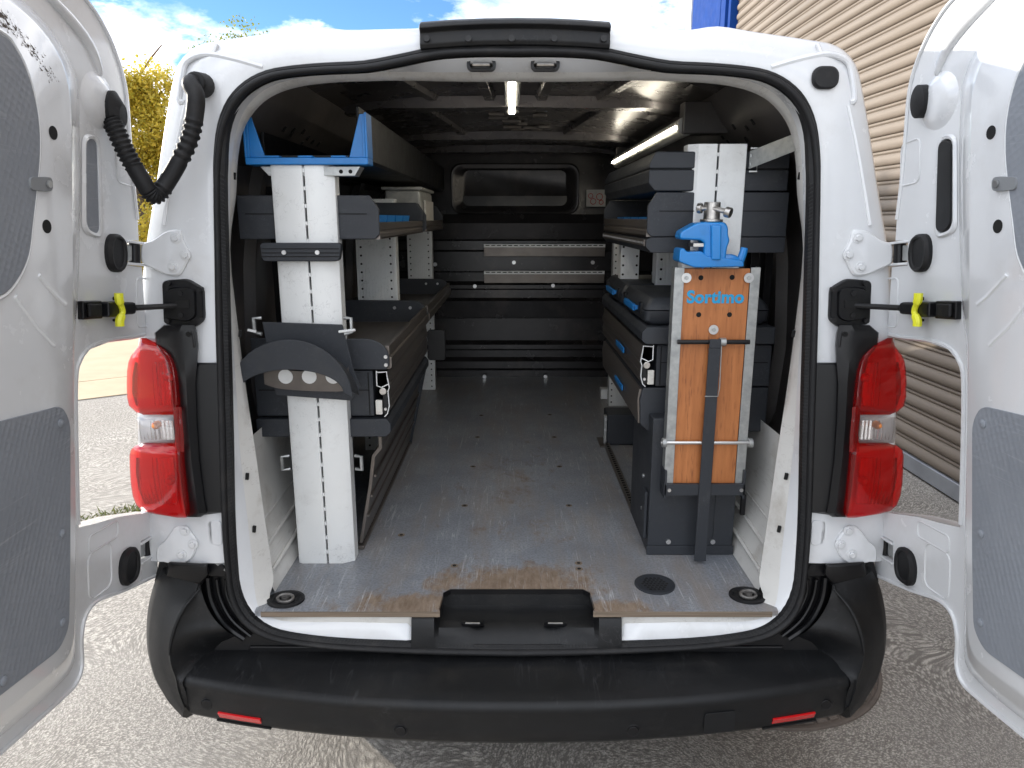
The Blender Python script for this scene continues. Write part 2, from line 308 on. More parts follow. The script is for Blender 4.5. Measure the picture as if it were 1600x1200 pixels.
mat('sand_slab', (.46,.36,.235), .9, var=.12, vscale=3, bump=.3, bscale=90)
dl = V((6.0,4.3,0)).normalized(); dn = V((-dl.y,dl.x,0)); c0 = V((-3.64,4.47,.004))
pav = MB()
for a_, b_ in ((.0,.78),(.80,4.5),(4.52,9.)): q = [c0+dl*t_+dn*w_ for t_, w_ in ((-16,a_),(3.2,a_),(3.2,b_),(-16,b_))]; pav.prism(q, (0,0,.004))
pav = pav.build('pavement', 'sand_slab'); pav['kind'] = 'structure'
XB = 2.40
bld = thing('warehouse', 'pale warehouse wall with a roller shutter and blue door frame right of the van', 'building', (XB, 7, 0))
MB().box(XB+.10, XB+7, -3.2, 9.0, 0, 9.5).build('wall', 'wall_clad', bld)
MB().box(XB-.02, XB+.099, -3.2, 6.93, 4.75, 5.2).build('lintel', 'blue_paint', bld, bev=.01)
# shutter slats: each a rolled lath, deep round plus a narrow bead
prof = []
for k in range(9): t = math.pi*k/8; prof.append((-.024*math.sin(t)-.004, .072*(1-math.cos(t))/2))
for k in range(1, 6): t = math.pi*k/5; prof.append((-.011*math.sin(t)-.003, .074+.022*(1-math.cos(t))/2))
sl = MB(); sl.loft([[(XB+.06+x, 2.2, .11+z) for x, z in prof]+[(XB+.062, 2.2, .206), (XB+.062, 2.2, .11)], [(XB+.06+x, 6.93, .11+z) for x, z in prof]+[(XB+.062, 6.93, .206), (XB+.062, 6.93, .11)]])
sl.v = [V((p.x, -3 if abs(p.y-2.2) < 1e-4 else p.y, p.z)) for p in sl.v]
slat = sl.build('shutter_slat', 'shutter_paint', bld)
for k in range(1, 48): dup(slat, (0, random.uniform(-.003,.003), .0975*k), bld)
MB().box(XB+.03, XB+.08, -3, 6.93, .012, .108).build('bottom_rail', 'shutter_rail', bld, bev=.006)
fr = MB().box(XB-.03, XB+.098, 6.96, 7.36, 0, 5.2).build('blue_door_post', 'blue_paint', bld, bev=.008)
MB().box(XB-.06, XB-.031, 7.06, 7.12, 0, 5.2).build('post_rib', 'blue_paint', fr)
fr = MB().box(XB-.03, XB+.098, 7.38, 8.75, 0, 9.4).build('blue_corner_panel', 'blue_paint', bld, bev=.008)
MB().box(XB-.05, XB+.098, 8.77, 9.02, 0, 9.45).build('corner_flashing', 'white_paint', bld, bev=.01)

def tree(name, label, x, y, h, rx, z0, n, leaf, grp, seed, size=.085):
    rn = random.Random(seed); t = thing(name, label, 'tree', (x, y, 0), grp)
    tr = MB(); tr.tube([(x,y,0),(x+.05,y,h*.3),(x-.05,y+.05,h*.6),(x,y,h*.93)], [.11,.09,.06,.015], 8)
    tips = []
    for k in range(26):
        z = z0*.8+rn.random()*(h*.86-z0*.8); a = rn.random()*6.28; r_ = rx*(.5+.5*rn.random())*math.sqrt(max(.1, 1-abs((z-(z0+h)/2)/((h-z0)*.62))**2.2))
        e = V((x+math.cos(a)*r_, y+math.sin(a)*r_, z+.25+.5*rn.random())); tr.tube([(x,y,z-.1), V((x,y,z+.1)).lerp(e,.5), e], [.03,.02,.006], 5); tips.append((e, .38+.45*rn.random()))
        tips.append((V((x,y,z)).lerp(e, .45), .5))
    for k in range(7): tips.append((V((x+rn.uniform(-.5,.5)*rx, y+rn.uniform(-.5,.5)*rx, h-.15-rn.random()*.6)), .28+.2*rn.random()))
    tr.build('trunk', 'bark', t)
    cr_ = MB(); vs = []; fs = []
    for k in range(n):
        c, r_ = rn.choice(tips); d = V((rn.gauss(0,1), rn.gauss(0,1), rn.gauss(0,1)))
        if d.length > 1.5: d *= 1.5*rn.random()/d.length
        p = c+d*r_*.55
        if p.z < z0*.5: continue
        a = V((rn.gauss(0,1), rn.gauss(0,1), rn.gauss(0,1))).normalized(); b_ = a.orthogonal().normalized(); b_.rotate(Quaternion(a, rn.random()*6.28)); s_ = size*(.6+.8*rn.random())
        i = len(vs); vs += [p-a*s_*.5, p+b_*s_*.28, p+a*s_*.5, p-b_*s_*.28]; fs.append((i,i+1,i+2,i+3))
    me = bpy.data.meshes.new('crown'); me.from_pydata([tuple(q-V((x,y,0))) for q in vs], [], fs); me.materials.append(MT[leaf]); o = bpy.data.objects.new('crown', me); scn.collection.objects.link(o); o.parent = t
    return t
tree('tree', 'golden green bushy tree standing in the gap between left door and van', -7.35, 13.0, 4.2, 1.2, .3, 45000, 'leaf_gold', 'trees left of the yard', 3, .07)
tree('tree', 'taller green tree whose tip shows just above the left end of the van roof', -6.15, 15.6, 5.45, .75, .6, 12000, 'leaf_green', 'trees left of the yard', 5, .07)
tree('tree', 'golden tree hidden mostly behind the left door, farthest left', -9.4, 13.2, 5.2, 1.35, .3, 16000, 'leaf_gold', 'trees left of the yard', 9)
for k, (za, zb, lb) in enumerate(((4.42, 4.62, 'upper thin overhead wire crossing the sky left of the van'), (4.18, 4.42, 'lower thin overhead wire crossing the sky left of the van'))):
    tag(MB().tube([(-16, 16.0, za), (-11, 16.0, za-.06), (-7.3, 16.0, zb-.05), (-5.4, 16, zb+.1)], .009, 5).build('overhead_wire', 'wire'), lb, 'wire')
tag(MB().tube([(-8.4, 13.9, 3.2), (-7.25, 13.9, 4.65), (-7.0, 13.9, 4.9)], [.03,.022,.012], 7).build('bare_branch', 'wood_pole'), 'bare brown branch slanting up over the golden tree', 'branch')
# weeds at the crack in the yard, left of the van
gr = MB(); rn = random.Random(4)
for k in range(420):
    u = .45+.55*rn.random(); c = V((-2.55+.75*u+rn.gauss(0,.05), 1.62+.50*u+rn.gauss(0,.07)+(.1 if u > .6 else 0)*rn.random(), 0)); a = rn.random()*6.28; h_ = .008+.028*rn.random()*(.35+u); w = V((math.cos(a), math.sin(a), 0))*.006
    gr.add([c-w, c+w, c+V((math.cos(a+1)*.03, math.sin(a+1)*.03, h_))], [(0,1,2)])
gg = gr.build('weeds', 'grass', flat=True); gg['kind'] = 'stuff'; gg['label'] = 'short weeds along a crack in the concrete left of the van'; gg['category'] = 'weeds'
# iron cover in the yard
mc = thing('manhole_cover', 'round brown cast iron manhole cover on the ground under the right bumper corner', 'manhole cover', (.86,.75,0))
cx, cy, R0 = .86, .75, .425
def ring(m_, r0, r1, z0, z1, n=64):
    P = lambda r_, z_: [(cx+r_*math.cos(2*math.pi*k/n), cy+r_*math.sin(2*math.pi*k/n), z_) for k in range(n)]
    m_.loft([P(r0,z0),P(r0,z1),P(r1,z1),P(r1,z0)])
a_ = MB(); ring(a_, R0-.014, R0, .0, .010); a_.build('frame', 'cast_iron', mc, bev=.003)
a_ = MB(); a_.cyl((cx,cy,.001),(cx,cy,.006), R0-.015, 64); a_.build('plate', 'cast_iron', mc)
a_ = MB()
for k in range(56):
    t = 2*math.pi*k/56; c_, s_ = math.cos(t), math.sin(t); p = lambda r_, w_, z_: (cx+c_*r_-s_*w_, cy+s_*r_+c_*w_, z_)
    a_.add([p(R0-.062,-.016,.005),p(R0-.022,-.017,.005),p(R0-.022,.017,.005),p(R0-.062,.016,.005),p(R0-.060,-.014,.014),p(R0-.024,-.015,.014),p(R0-.024,.015,.014),p(R0-.060,.014,.014)], [(4,5,6,7),(0,1,5,4),(1,2,6,5),(2,3,7,6),(3,0,4,7)])
a_.build('raised_blocks', 'cast_iron', mc, kind='stuff')

# ------------------------------------------------------------------ the van
van = thing('van', 'white panel van seen from behind with both rear doors swung open', 'van', (0,0,0))
S_px = [(805,82),(870,82),(930,86),(985,97),(1040,107),(1100,110),(1150,114),(1190,121),(1222,137),(1247,163),(1263,200),(1270,250),(1271,300),(1269,400),(1267,500),(1264,600),(1261,700),(1258,800),(1253,880),(1246,930),(1228,965),(1195,988),(1150,999),(1080,1007),(980,1012),(880,1015),(805,1016)]
O_px = [(805,41),(880,41),(950,42),(1010,43),(1078,44),(1122,38.5),(1182,47.5),(1262,59),(1310,69),(1340,98),(1353,150),(1365,225),(1376,300),(1392,400),(1400,500),(1404,600),(1402,700),(1398,800),(1385,880),(1375,930),(1360,1000),(1300,1040),(1200,1050),(1090,1060),(985,1060),(885,1065),(805,1065)]
def half(px, off=0.):
    out = []
    for i, p in enumerate(px):
        q = rear(*p, off[i] if isinstance(off, list) else off); out.append(V((q.x+.004, q.y, q.z)))
    out[0].x = 0; out[-1].x = 0; return out
def full(h, k=3):
    h = smooth(h, k); return h+[V((-p.x, p.y, p.z)) for p in h[-2:0:-1]]
S, O = full(half(S_px)), full(half(O_px))
CZ = 1.15
def shift(r, dx=0., off=0., grow=0.):
    out = []
    for p in r:
        d = V((p.x, 0, p.z-CZ)).normalized(); out.append(V((p.x+d.x*grow, p.y+off+d.z*grow*LEAN, p.z+d.z*grow)))
    return out
def lerpR(a_, b_, t, off=0.): return [p.lerp(q, t)+V((0,off,0)) for p, q in zip(a_, b_)]
rings = [shift(S, off=.03), shift(S, off=.006, grow=.004), lerpR(S,O,.18,.0), lerpR(S,O,.72,.0), lerpR(S,O,.80,.007), lerpR(S,O,.94,.010), shift(O, off=.022, grow=.002), shift(O, off=.06, grow=.012), shift(O, off=.16, grow=.018)]
def far(y, sx, zt, zb=.35): return [V((p.x*sx, y, min(zt, p.z+.012) if p.z > .6 else max(zb, p.z-.08))) for p in O]
rings += [far(.9,1.045,1.96), far(2.6,1.05,1.965), far(3.15,1.04,1.93), far(3.9,1.02,1.25), far(4.5,.96,1.02), far(4.62,.88,.9)]
for k_, rg_ in enumerate(rings[:9]):
    if k_ < 2: continue
    for p in rg_:
        if p.z < .715: p.y += .05*min(1, (.715-p.z)/.01)
MB().loft(rings, True, False, True).build('body_shell', 'white_paint', van, ang=50)
# raised roof beads and pressed corner lines
for s in (0, 1):
    c = smooth([rear(1205,105), rear(1250,92), rear(1295,84), rear(1325,95), rear(1333,120), rear(1336,155), rear(1328,160)], 5)
    MB().tube([p+V((0,.004,0)) for p in c], .007, 8).build('pressed_bead', 'white_paint', van, mirror=bool(s))
    c = smooth([rear(1326,165), rear(1340,230), rear(1352,300), rear(1360,352)], 5)
    MB().tube([p+V((0,.002,0)) for p in c], .006, 8).build('pressed_bead', 'white_paint', van, mirror=bool(s))
    c = smooth([rear(1215,115), rear(1300,90), rear(1322,110), rear(1330,150)], 5)
    MB().tube([p+V((0,.004,0)) for p in smooth([rear(1278,68),rear(1285,85)],3)], .005, 6).build('pressed_bead', 'white_paint', van, mirror=bool(s))
    m_ = MB(); m_.prism([p+V((0,-.001,0)) for p in [rear(a,b_) for a, b_ in roundpoly([(1289,815),(1322,818),(1300,868),(1262,868)], 12)] if 0] or [rear(x,y,.004) for x, y in [tuple(q) for q in roundpoly([(1268,812),(1290,812),(1288,850),(1266,852)], 8)]], (0,-.004,0)); m_.build('pressed_pad', 'white_paint', van, bev=.002, mirror=bool(s))
# door seal: bulb plus toothed grip strip
m_ = MB(); n = len(S); bulb = []
prof = [(.0085*math.cos(2*math.pi*k/10), .012*math.sin(2*math.pi*k/10)) for k in range(10)]
def sealring(pr_, dep=0.):
    rr = []
    for gx, gy in pr_: rr.append(shift(S, off=gy+dep, grow=gx))
    return [[rr[j][i] for j in range(len(pr_))] for i in range(n)]+[[rr[j][0] for j in range(len(pr_))]]
def gripf(z): return 1. if z < 1.66 else max(.3, 1-(z-1.66)/.16*.7)
seal = MB().loft(sealring(prof, -.008)).build('door_seal', 'rubber', van, ang=60)
gr_ = []
for gx, gy in ((-.006,-.010),(-.017,-.004),(-.019,.012),(-.007,.012)):
    row = []
    for p in S:
        d = V((p.x,0,p.z-CZ)).normalized(); row.append(V((p.x,p.y+gy,p.z))+d*(gx*(gripf(p.z) if gx < -.015 else 1)))
    gr_.append(row)
MB().loft([[gr_[j][i % n] for j in range(4)] for i in range(n+1)]).build('seal_grip', 'rubber', seal)
top = shift(S, off=-.004, grow=.010); MB().tube(top, [.0015+.0055*max(0,min(1,(p.z-1.60)/.2)) for p in top], 8, True).build('seal_lip', 'rubber', seal)
teeth = MB(); gi = shift(S, off=-.001, grow=-.0125)
for i in range(n):
    if S[i].z > 1.62: continue
    a_, b_ = gi[i], gi[(i+1) % n]; Ls = (b_-a_).length; k = int(Ls/.0075); d = (b_-a_).normalized()
    for j in range(k):
        c = a_+d*(j+.5)*Ls/max(1,k); nrm = V((c.x,0,c.z-CZ)).normalized(); w = d*.0016
        teeth.add([c-w-nrm*.0055+V((0,-.006,0)), c+w-nrm*.0055+V((0,-.006,0)), c+w+nrm*.0055+V((0,-.009,0)), c-w+nrm*.0055+V((0,-.009,0)), c-w-nrm*.0055+V((0,.004,0)), c+w-nrm*.0055+V((0,.004,0)), c+w+nrm*.0055+V((0,.004,0)), c-w+nrm*.0055+V((0,.004,0))], [(0,1,2,3),(0,4,5,1),(3,2,6,7),(0,3,7,4),(1,5,6,2)])
teeth.build('seal_teeth', 'rubber', seal, kind='stuff', flat=True)
# door jamb: painted return behind the seal
A_px = [(805,113),(870,113),(930,113),(985,112),(1040,112),(1095,116),(1140,121),(1180,131),(1208,147),(1230,172),(1243,205),(1250,250),(1252,300),(1254,400),(1250,500),(1243,600),(1237,700),(1226,800),(1217,880),(1213,925),(1205,952),(1180,968),(1140,972),(1075,972),(975,974),(875,975),(805,975)]
B_px = [(805,128),(870,128),(930,127),(985,126),(1040,127),(1090,129),(1135,134),(1170,143),(1198,158),(1220,182),(1234,212),(1241,258),(1243,305),(1252,390),(1241,500),(1228,600),(1213,700),(1199,800),(1187,880),(1184,910),(1190,935),(1170,952),(1135,957),(1070,957),(970,958),(870,958),(805,958)]
oA = [.05]*17+[.045,.04,.03,.02,.012,.01,.01,.01,.01,.01]; oB = [.085]*9+[.09]*8+[.09,.085,.07,.05,.03,.02,.015,.015,.015,.015]
# lower sill of the opening stays painted white, the rest is the grimy jamb
A, B = full(half(A_px, oA)), full(half(B_px, oB)); S0 = shift(S, off=.004, grow=-.010)
for rg_ in (A, B):
    for p in rg_:
        if p.z < .65 and abs(p.x) < .215: p.z = .50; p.y = .02
MB().loft([S0, lerpR(S0,A,.5,-.004), A]).build('jamb_return', 'white_paint', van, ang=50)
MB().loft([A, lerpR(A,B,.5,-.003), B, [V((p.x*1.05, p.y+.05, p.z+(.02 if p.z > 1.5 else 0))) for p in B]]).build('jamb_pillar', 'jamb_paint', van, ang=50)
m_ = MB()
for s in (-1, 1):
    for px, py, of in ((1247,275,.08),(1237,520,.07),(1226,742,.06),(1215,824,.06)):
        p = rear(px, py, of); p.x = s*(p.x); m_.prism([p+V((-.004,-.012,-.008)),p+V((.003,-.012,-.009)),p+V((.005,-.012,.007)),p+V((-.002,-.012,.008))], (0,.006,0))
m_.build('jamb_slots', 'dark_hole', van)
# header: latch strikers and access holes
for px in (752, 852):
    c = rear(px, 101, .016); st = MB(); o_ = [V((c.x+x, c.y-.002, c.z+z)) for x, z in rrect(-.032,.032,-.014,.014,.011)]; i_ = [V((c.x+x, c.y-.003, c.z+z)) for x, z in rrect(-.026,.026,-.009,.009,.008)]; bk = [p+V((0,.03,0)) for p in i_]
    st.loft([[p+V((0,.01,0)) for p in o_], o_, i_, bk], True, False, True); st = st.build('latch_striker', 'smooth_black', van)
    MB().tube([c+V((-.021,.004,.0)), c+V((-.018,-.006,-.001)), c+V((.018,-.006,-.001)), c+V((.021,.004,0))], .004, 8).build('striker_bar', 'steel', st)
# black trim on the roof edge over the opening
h_ = MB(); pf = [(.012,1.955),(-.012,1.953),(-.030,1.944),(-.034,1.936),(-.020,1.928),(-.022,1.905),(-.016,1.896),(.02,1.894),(.03,1.93)]
def hdr(x): return [V((x, ry(z, y), z-.008*(abs(x)/.2)**2)) for y, z in pf]
h_.loft([hdr(x) for x in (-.211,-.14,-.07,0,.07,.14,.202)], True, True, True); h_ = h_.build('header_trim', 'black_plastic', van, bev=.003)
for x in (-.195,-.105,-.012,.08,.187):
    p = V((x, ry(1.905,-.024), 1.907)); MB().cyl(p, p+V((0,-.005,0)), .007, 10).build('screw', 'smooth_black', h_)
# rubber plug right, hose left (top corners)
p = rear(1288,122); q = [V((p.x+x, p.y+.1*z-.002, p.z+z)) for x, z in rrect(-.029,.029,-.024,.024,.02)]
MB().loft([q, [a_+V((0,-.006,0)) for a_ in q], [p+(a_-p)*.85+V((0,-.011,0)) for a_ in q]], True, True, True).build('rubber_plug', 'rubber', van)
def corr(path, base, rings_):   # path points, radius function along it
    return path, [base(t) for t in rings_]
hp = smooth([(-.688,.10,1.812),(-.694,.060,1.808), atY(306,150,.045), atY(304,180,.040), atY(297,215,.03), atY(280,252,.018), atY(262,283,.005), atY(247,303,-.008), atY(236,303,-.018), atY(224,285,-.026), atY(208,258,-.03), atY(194,232,-.032), atY(182,205,-.032), atY(173,188,-.03)], 14)
nn_ = len(hp); rs = []
for i in range(nn_):
    t = i/(nn_-1); r_ = .0165
    if t < .25: r_ = .0185
    elif t < .38 or .49 < t < .64 or t > .76: r_ = .0158+.0036*((i//2) % 2)
    else: r_ = .0175
    rs.append(r_)
hose = MB().tube(hp, rs, 14).build('cable_hose', 'rubber', van, ang=80)
p = V((-.688,.112,1.812)); MB().cyl(p, p+V((.0,-.05,.0)), .027, 18, .022).build('hose_boot', 'rubber', hose, bev=.006)

# ---- side trims, lamps and bumper
for s in (0, 1):
    mir = not s                      # shapes are drawn on the right, mirrored to the left
    tr = MB(); P = lambda x, y, o_=0: rear(x, y, o_)
    tr.loft([[P(1268,566,.0),P(1306,566,.0),P(1322,572,-.02),P(1316,800,-.02),P(1300,806,0),P(1262,800,0)], [P(1270,568,-.012),P(1304,568,-.012),P(1308,576,-.02),P(1293,798,-.02),P(1290,800,-.012),P(1262,800,-.012)]], True, True, True)
    tr.build('lamp_side_trim', 'smooth_black', van, bev=.004, mirror=mir)
    hs = MB(); rows = [(508,1310,1352),(520,1306,1366),(540,1304,1364),(560,1305,1350),(600,1308,1340),(660,1306,1336),(720,1302,1330),(780,1294,1322),(802,1290,1318),(808,1300,1316)]
    hs.loft([[P(a_,y,.01), P(a_+2,y,-.028), P((a_+b_)/2,y,-.042), P(b_+6,y,-.030), P(b_+8,y,.02)] for y, a_, b_ in rows], False); hs.build('lamp_surround', 'smooth_black', van, bev=.0, mirror=mir, ang=40)
    tb = MB(); q = [P(x,y,-.018) for x, y in [tuple(w) for w in roundpoly([(1304,545),(1309,512),(1346,508),(1362,520),(1366,535),(1340,540)], 8)]]; tb.prism(q, (0,-.014,0)); tb = tb.build('lamp_lug', 'smooth_black', van, bev=.004, mirror=mir)
    p = P(1320,522,-.033); MB().cyl(p, p+V((0,-.004,0)), .006, 10).build('screw', 'dark_hole', tb, mirror=mir)
    # tail lamp: housing, reflectors, tinted lens in an upper and a lower bowl with a clear lens between
    def offx(px): t = max(0, (px-1330)/85); return -.052+.075*t*t
    def lrow(y, a_, b_, d=0., nx=14, curl=.018):
        r_ = []
        for k in range(nx+1):
            t = k/nx; px = a_+(b_-a_)*t; e = min(t, 1-t); c = curl*max(0, 1-e/.13)**2; r_.append(P(px, y, offx(px)+c+d))
        return r_
    up = [(528,1386,1396),(533,1376,1396),(540,1364,1398),(548,1354,1404),(556,1347,1410),(566,1342,1414),(580,1338,1416),(600,1335,1416.5),(620,1333,1416),(634,1332,1413),(642,1331.5,1404),(648,1331,1398)]
    no = [(636,1331.5,1344),(650,1331,1344),(658,1330,1343),(680,1328,1341),(691,1327.5,1342),(706,1327,1342)]
    lo = [(692,1327,1392),(697,1327,1404),(703,1326.5,1410),(712,1326,1412),(730,1324.5,1411.5),(755,1322,1410),(775,1320,1407),(790,1318,1401),(798,1317.5,1392),(803,1318,1375),(807,1320,1350),(809,1324,1338)]
    body = MB()
    for seq in (up, lo):
        rr = [lrow(y, a_, b_, .02*max(0, 1-min(i, len(seq)-1-i)/1.6)) for i, (y, a_, b_) in enumerate(seq)]
        body.loft(rr, False)
    body.loft([lrow(y, a_, b_, .0, 3, .004) for y, a_, b_ in no], False)
    lamp = body.build('tail_lamp', 'red_lens', van, mirror=mir, ang=60); lamp['label'] = 'red tail lamp cluster with a clear window in its middle'
    cl = MB().loft([lrow(y, a_, b_, .004 if y < 692 and y > 655 else .012, 10, .012) for y, a_, b_ in [(652,1345,1400),(657,1341,1402),(672,1340,1401),(688,1339,1399),(692,1342,1396)]], False); cl.build('clear_lens', 'clear_lens', lamp, mirror=mir, ang=60)
    bk = MB().loft([lrow(y, a_, b_-2, .06, 8, 0) for y, a_, b_ in up+[(660,1331,1400),(680,1328,1398)]+lo], False); bk.build('lamp_housing', 'reflector_red', lamp, mirror=mir, ang=60)
    for rows_, mtl, nm, rib in (([(566,1356,1404),(590,1350,1408),(615,1347,1408),(634,1348,1402)], 'chrome_red', 'reflector', .010), ([(715,1345,1402),(740,1342,1402),(765,1339,1398),(788,1338,1388)], 'chrome_red', 'reflector', .010), ([(657,1345,1397),(672,1343,1397),(687,1342,1394)], 'chrome', 'reflector', .005)):
        m_ = MB(); rr = []
        for y, a_, b_ in rows_:
            r_ = []
            for k in range(19):
                t = k/18; px = a_+(b_-a_)*t; dz = .018+rib*(k % 2)+.018*math.sin(math.pi*t); r_.append(P(px, y, offx(px)+dz))
            rr.append(r_)
        m_.loft(rr, False); m_.build(nm, mtl, lamp, mirror=mir, ang=20)
    for px, y, mt_, r_ in ((1352,590,'reflector_red',.010),(1350,752,'reflector_red',.010),(1372,665,'amber',.009)):
        c = P(px, y, offx(px)+.014); m_ = MB(); m_.tube([c+V((0,.012,0)), c, c+V((0,-.006,0)), c+V((0,-.009,0))], [r_,r_,r_*.7,.001], 12); m_.build('bulb', mt_, lamp, mirror=mir)
# bumper
def lipy(x): return -.168+.098*(abs(x)/.79)**2.2
bp = MB(); xs = [-.79+1.58*k/40 for k in range(41)]
pr = lambda x: [V((x, .02, .488)), V((x, -.012, .484)), V((x, -.03-.01*(1-abs(x)/.79), .478)), V((x, lipy(x)*.7, .472)), V((x, lipy(x)+.012, .469)), V((x, lipy(x)+.003, .466)), V((x, lipy(x)-.002, .458)), V((x, lipy(x)-.003, .446)), V((x, lipy(x)+.000, .440)), V((x, lipy(x)+.002, .40)), V((x, lipy(x)+.008, .366)), V((x, lipy(x)+.022, .350)), V((x, .05, .335))]
bp.loft([pr(x) for x in xs], False); bump = bp.build('rear_bumper', 'black_plastic', van, ang=50)
for s in (0, 1):
    mir = not s; cn = MB(); rows = []
    CR = [((1300,914,-.012),(1304,911,-.02),(1336,902,-.02),(1362,891,.01)), ((1299,926,-.018),(1311,930,-.030),(1346,922,-.026),(1374,914,.015)), ((1291,948,-.022),(1325,949,-.045),(1354,949,-.03),(1382,947,.02)), ((1277,970,-.022),(1339,975,-.055),(1361,977,-.035),(1385,979,.025)), ((1258,988,-.02),(1347,1003,-.060),(1365,1006,-.038),(1384,1010,.025)), (None,(1349,1026,-.062),(1363,1031,-.04),(1379,1037,.02)), (None,(1346,1043,-.064),(1358,1052,-.04),(1371,1062,.015)), (None,(1340,1060,-.064),(1350,1070,-.045),(1358,1085,.01)), (None,(1336,1080,-.06),(1342,1088,-.045),(1346,1102,0)), (None,(1326,1106,-.055),(1328,1112,-.045),(1322,1122,-.01))]
    ins = {5: atZ(1238,1001,.484), 6: atZ(1285,1024,.477), 7: V((.788,-.072,.467)), 8: V((.788,-.073,.43)), 9: V((.788,-.058,.362))}
    for k, (i_, r_, q_, e_) in enumerate(CR):
        I_ = rear(*i_) if i_ else ins[k]; R_, Q_, E_ = rear(*r_), rear(*q_), rear(*e_)
        m1, m2 = I_.lerp(R_, .45)+V((0,.010*(k in (2,3,4)),0)), I_.lerp(R_, .88)+V((0,.003,0))
        rows.append([I_, m1, m2, R_, R_.lerp(Q_,.3)+V((0,.004,0)), Q_, Q_.lerp(E_,.6)+V((.004,-.006,0)), E_, E_+V((.010,.10,0)), E_+V((.016,.36,0))])
    rows = [[q for q in c_] for c_ in zip(*[smooth(list(col_), 4) for col_ in zip(*rows)])]
    tp = [p+V((0,.03,.003)) for p in rows[0]]; bt = [p+V((-.02,.05,-.012)) for p in rows[-1]]
    cn.loft([tp]+rows+[bt], False); cn.build('bumper_corner', 'black_plastic', bump, mirror=mir, ang=45)
    c = smooth([rear(1302,920,-.028), rear(1326,948,-.047), rear(1340,975,-.057), rear(1348,1003,-.062), rear(1350,1024,-.064)], 5); MB().tube(c, [.002+.004*math.sin(math.pi*k/(len(c)-1)) for k in range(len(c))], 8).build('corner_ridge', 'black_plastic', bump, mirror=mir)
    bkp = [rear(x,y,.022) for x, y in ((1250,876),(1364,873),(1372,905),(1378,960),(1340,1060),(1150,1035),(1150,1003),(1205,990),(1236,965),(1250,930))]
    MB().prism(bkp, (0,.02,0)).build('bumper_backing', 'smooth_black', bump, mirror=mir)
    # ledge bracket between corner and opening, and the gutter beside the seal
    lb = MB(); lb.loft([[rear(x,y,.02) for x, y in ((1290,880),(1352,876),(1356,902),(1300,916),(1287,898))], [rear(x,y,-.02) for x, y in ((1290,881),(1350,878),(1353,900),(1303,913),(1289,898))], [rear(x,y,-.024) for x, y in ((1296,885),(1345,882),(1347,896),(1306,908),(1295,898))]], True, True, True); lb.build('bumper_bracket', 'smooth_black', bump, mirror=mir, bev=.003)
    MB().prism([rear(x,y,.02) for x, y in ((1256,878),(1288,876),(1288,896),(1258,897))], (0,-.016,0)).build('bumper_bracket', 'smooth_black', bump, mirror=mir, bev=.003)
    p = rear(1268,886,.003); MB().cyl(p, p+V((0,-.006,0)), .008, 12).build('clip_head', 'rubber', bump, mirror=mir)
    for pts, r_ in ((((1276,905),(1270,935),(1252,968),(1222,994)), .005), (((1290,902),(1284,938),(1264,974),(1232,998)), .008), (((1262,905),(1260,930),(1243,962),(1215,986)), .004)):
        c = smooth([rear(x,y,.012) for x, y in pts], 6); MB().tube(c, r_, 8).build('gutter_bead', 'smooth_black', bump, mirror=mir)
    MB().box(.0005,.66,.006,.03,.474,.500).build('sill_cover', 'smooth_black', bump, mirror=mir, bev=.004)
    x0, x1 = .60, .71
    rf = MB(); q = lambda x, z, d=0: V((x, lipy(x)+.002+d+(.012 if z < .37 else 0), z)); rf.loft([[q(x,.362,-.003),q(x,.386,-.003),q(x,.389,.006),q(x,.358,.01)] for x in (x0,(x0+x1)/2,x1)], True, True, True); rf.build('reflector', 'red_part', bump, mirror=mir, bev=.002)
    fr_ = MB(); fr_.loft([[q(x,.353,-.002),q(x,.3595,-.006),q(x,.3595,.01),q(x,.353,.01)] for x in (x0-.02,(x0+x1)/2,x1+.008)], True, True, True); fr_.build('reflector_recess', 'dark_hole', bump, mirror=mir)
    for x, z in ((.265,.392),(.735,.405)):
        c = V((x, lipy(x)+.002, z)); sm = MB(); sm.cyl(c+V((0,.01,0)), c+V((0,-.004,0)), .0125, 20); sm = sm.build('parking_sensor', 'smooth_black', bump, mirror=mir, bev=.0015)
        t_ = MB(); t_.tube([c+V((.0145*math.cos(k*.3927), -.0005, .0145*math.sin(k*.3927))) for k in range(16)], .0014, 5, True); t_.build('sensor_ring', 'rubber', sm, mirror=mir)
cv = MB(); q = [V((x, lipy(x)-.0008+.001, z)) for x, z in rrect(.43,.505,.372,.425,.006,2)]; cv.prism(q, (0,-.0022,0)); cv.build('tow_eye_cover', 'black_plastic', bump, bev=.001)
# wheels
for x in (-.86, .86):
    for y in (.95, 3.9):
        w = MB(); s_ = 1 if x > 0 else -1; pf = [(-.10,.20),(-.10,.30),(-.085,.325),(.085,.325),(.10,.30),(.10,.20)]
        w.loft([[(x-s_*.02+a_, y+b_*math.cos(k*2*math.pi/36), .325+b_*math.sin(k*2*math.pi/36)) for a_, b_ in pf] for k in range(37)], False); w = w.build('wheel', 'tyre', van)
        MB().cyl((x-s_*.07,y,.325),(x+s_*.06,y,.325),.205,28).build('rim', 'rim', w)
MB().box(-.7,.7,.12,4.2,.30,.56).build('underbody', 'dark_hole', van)

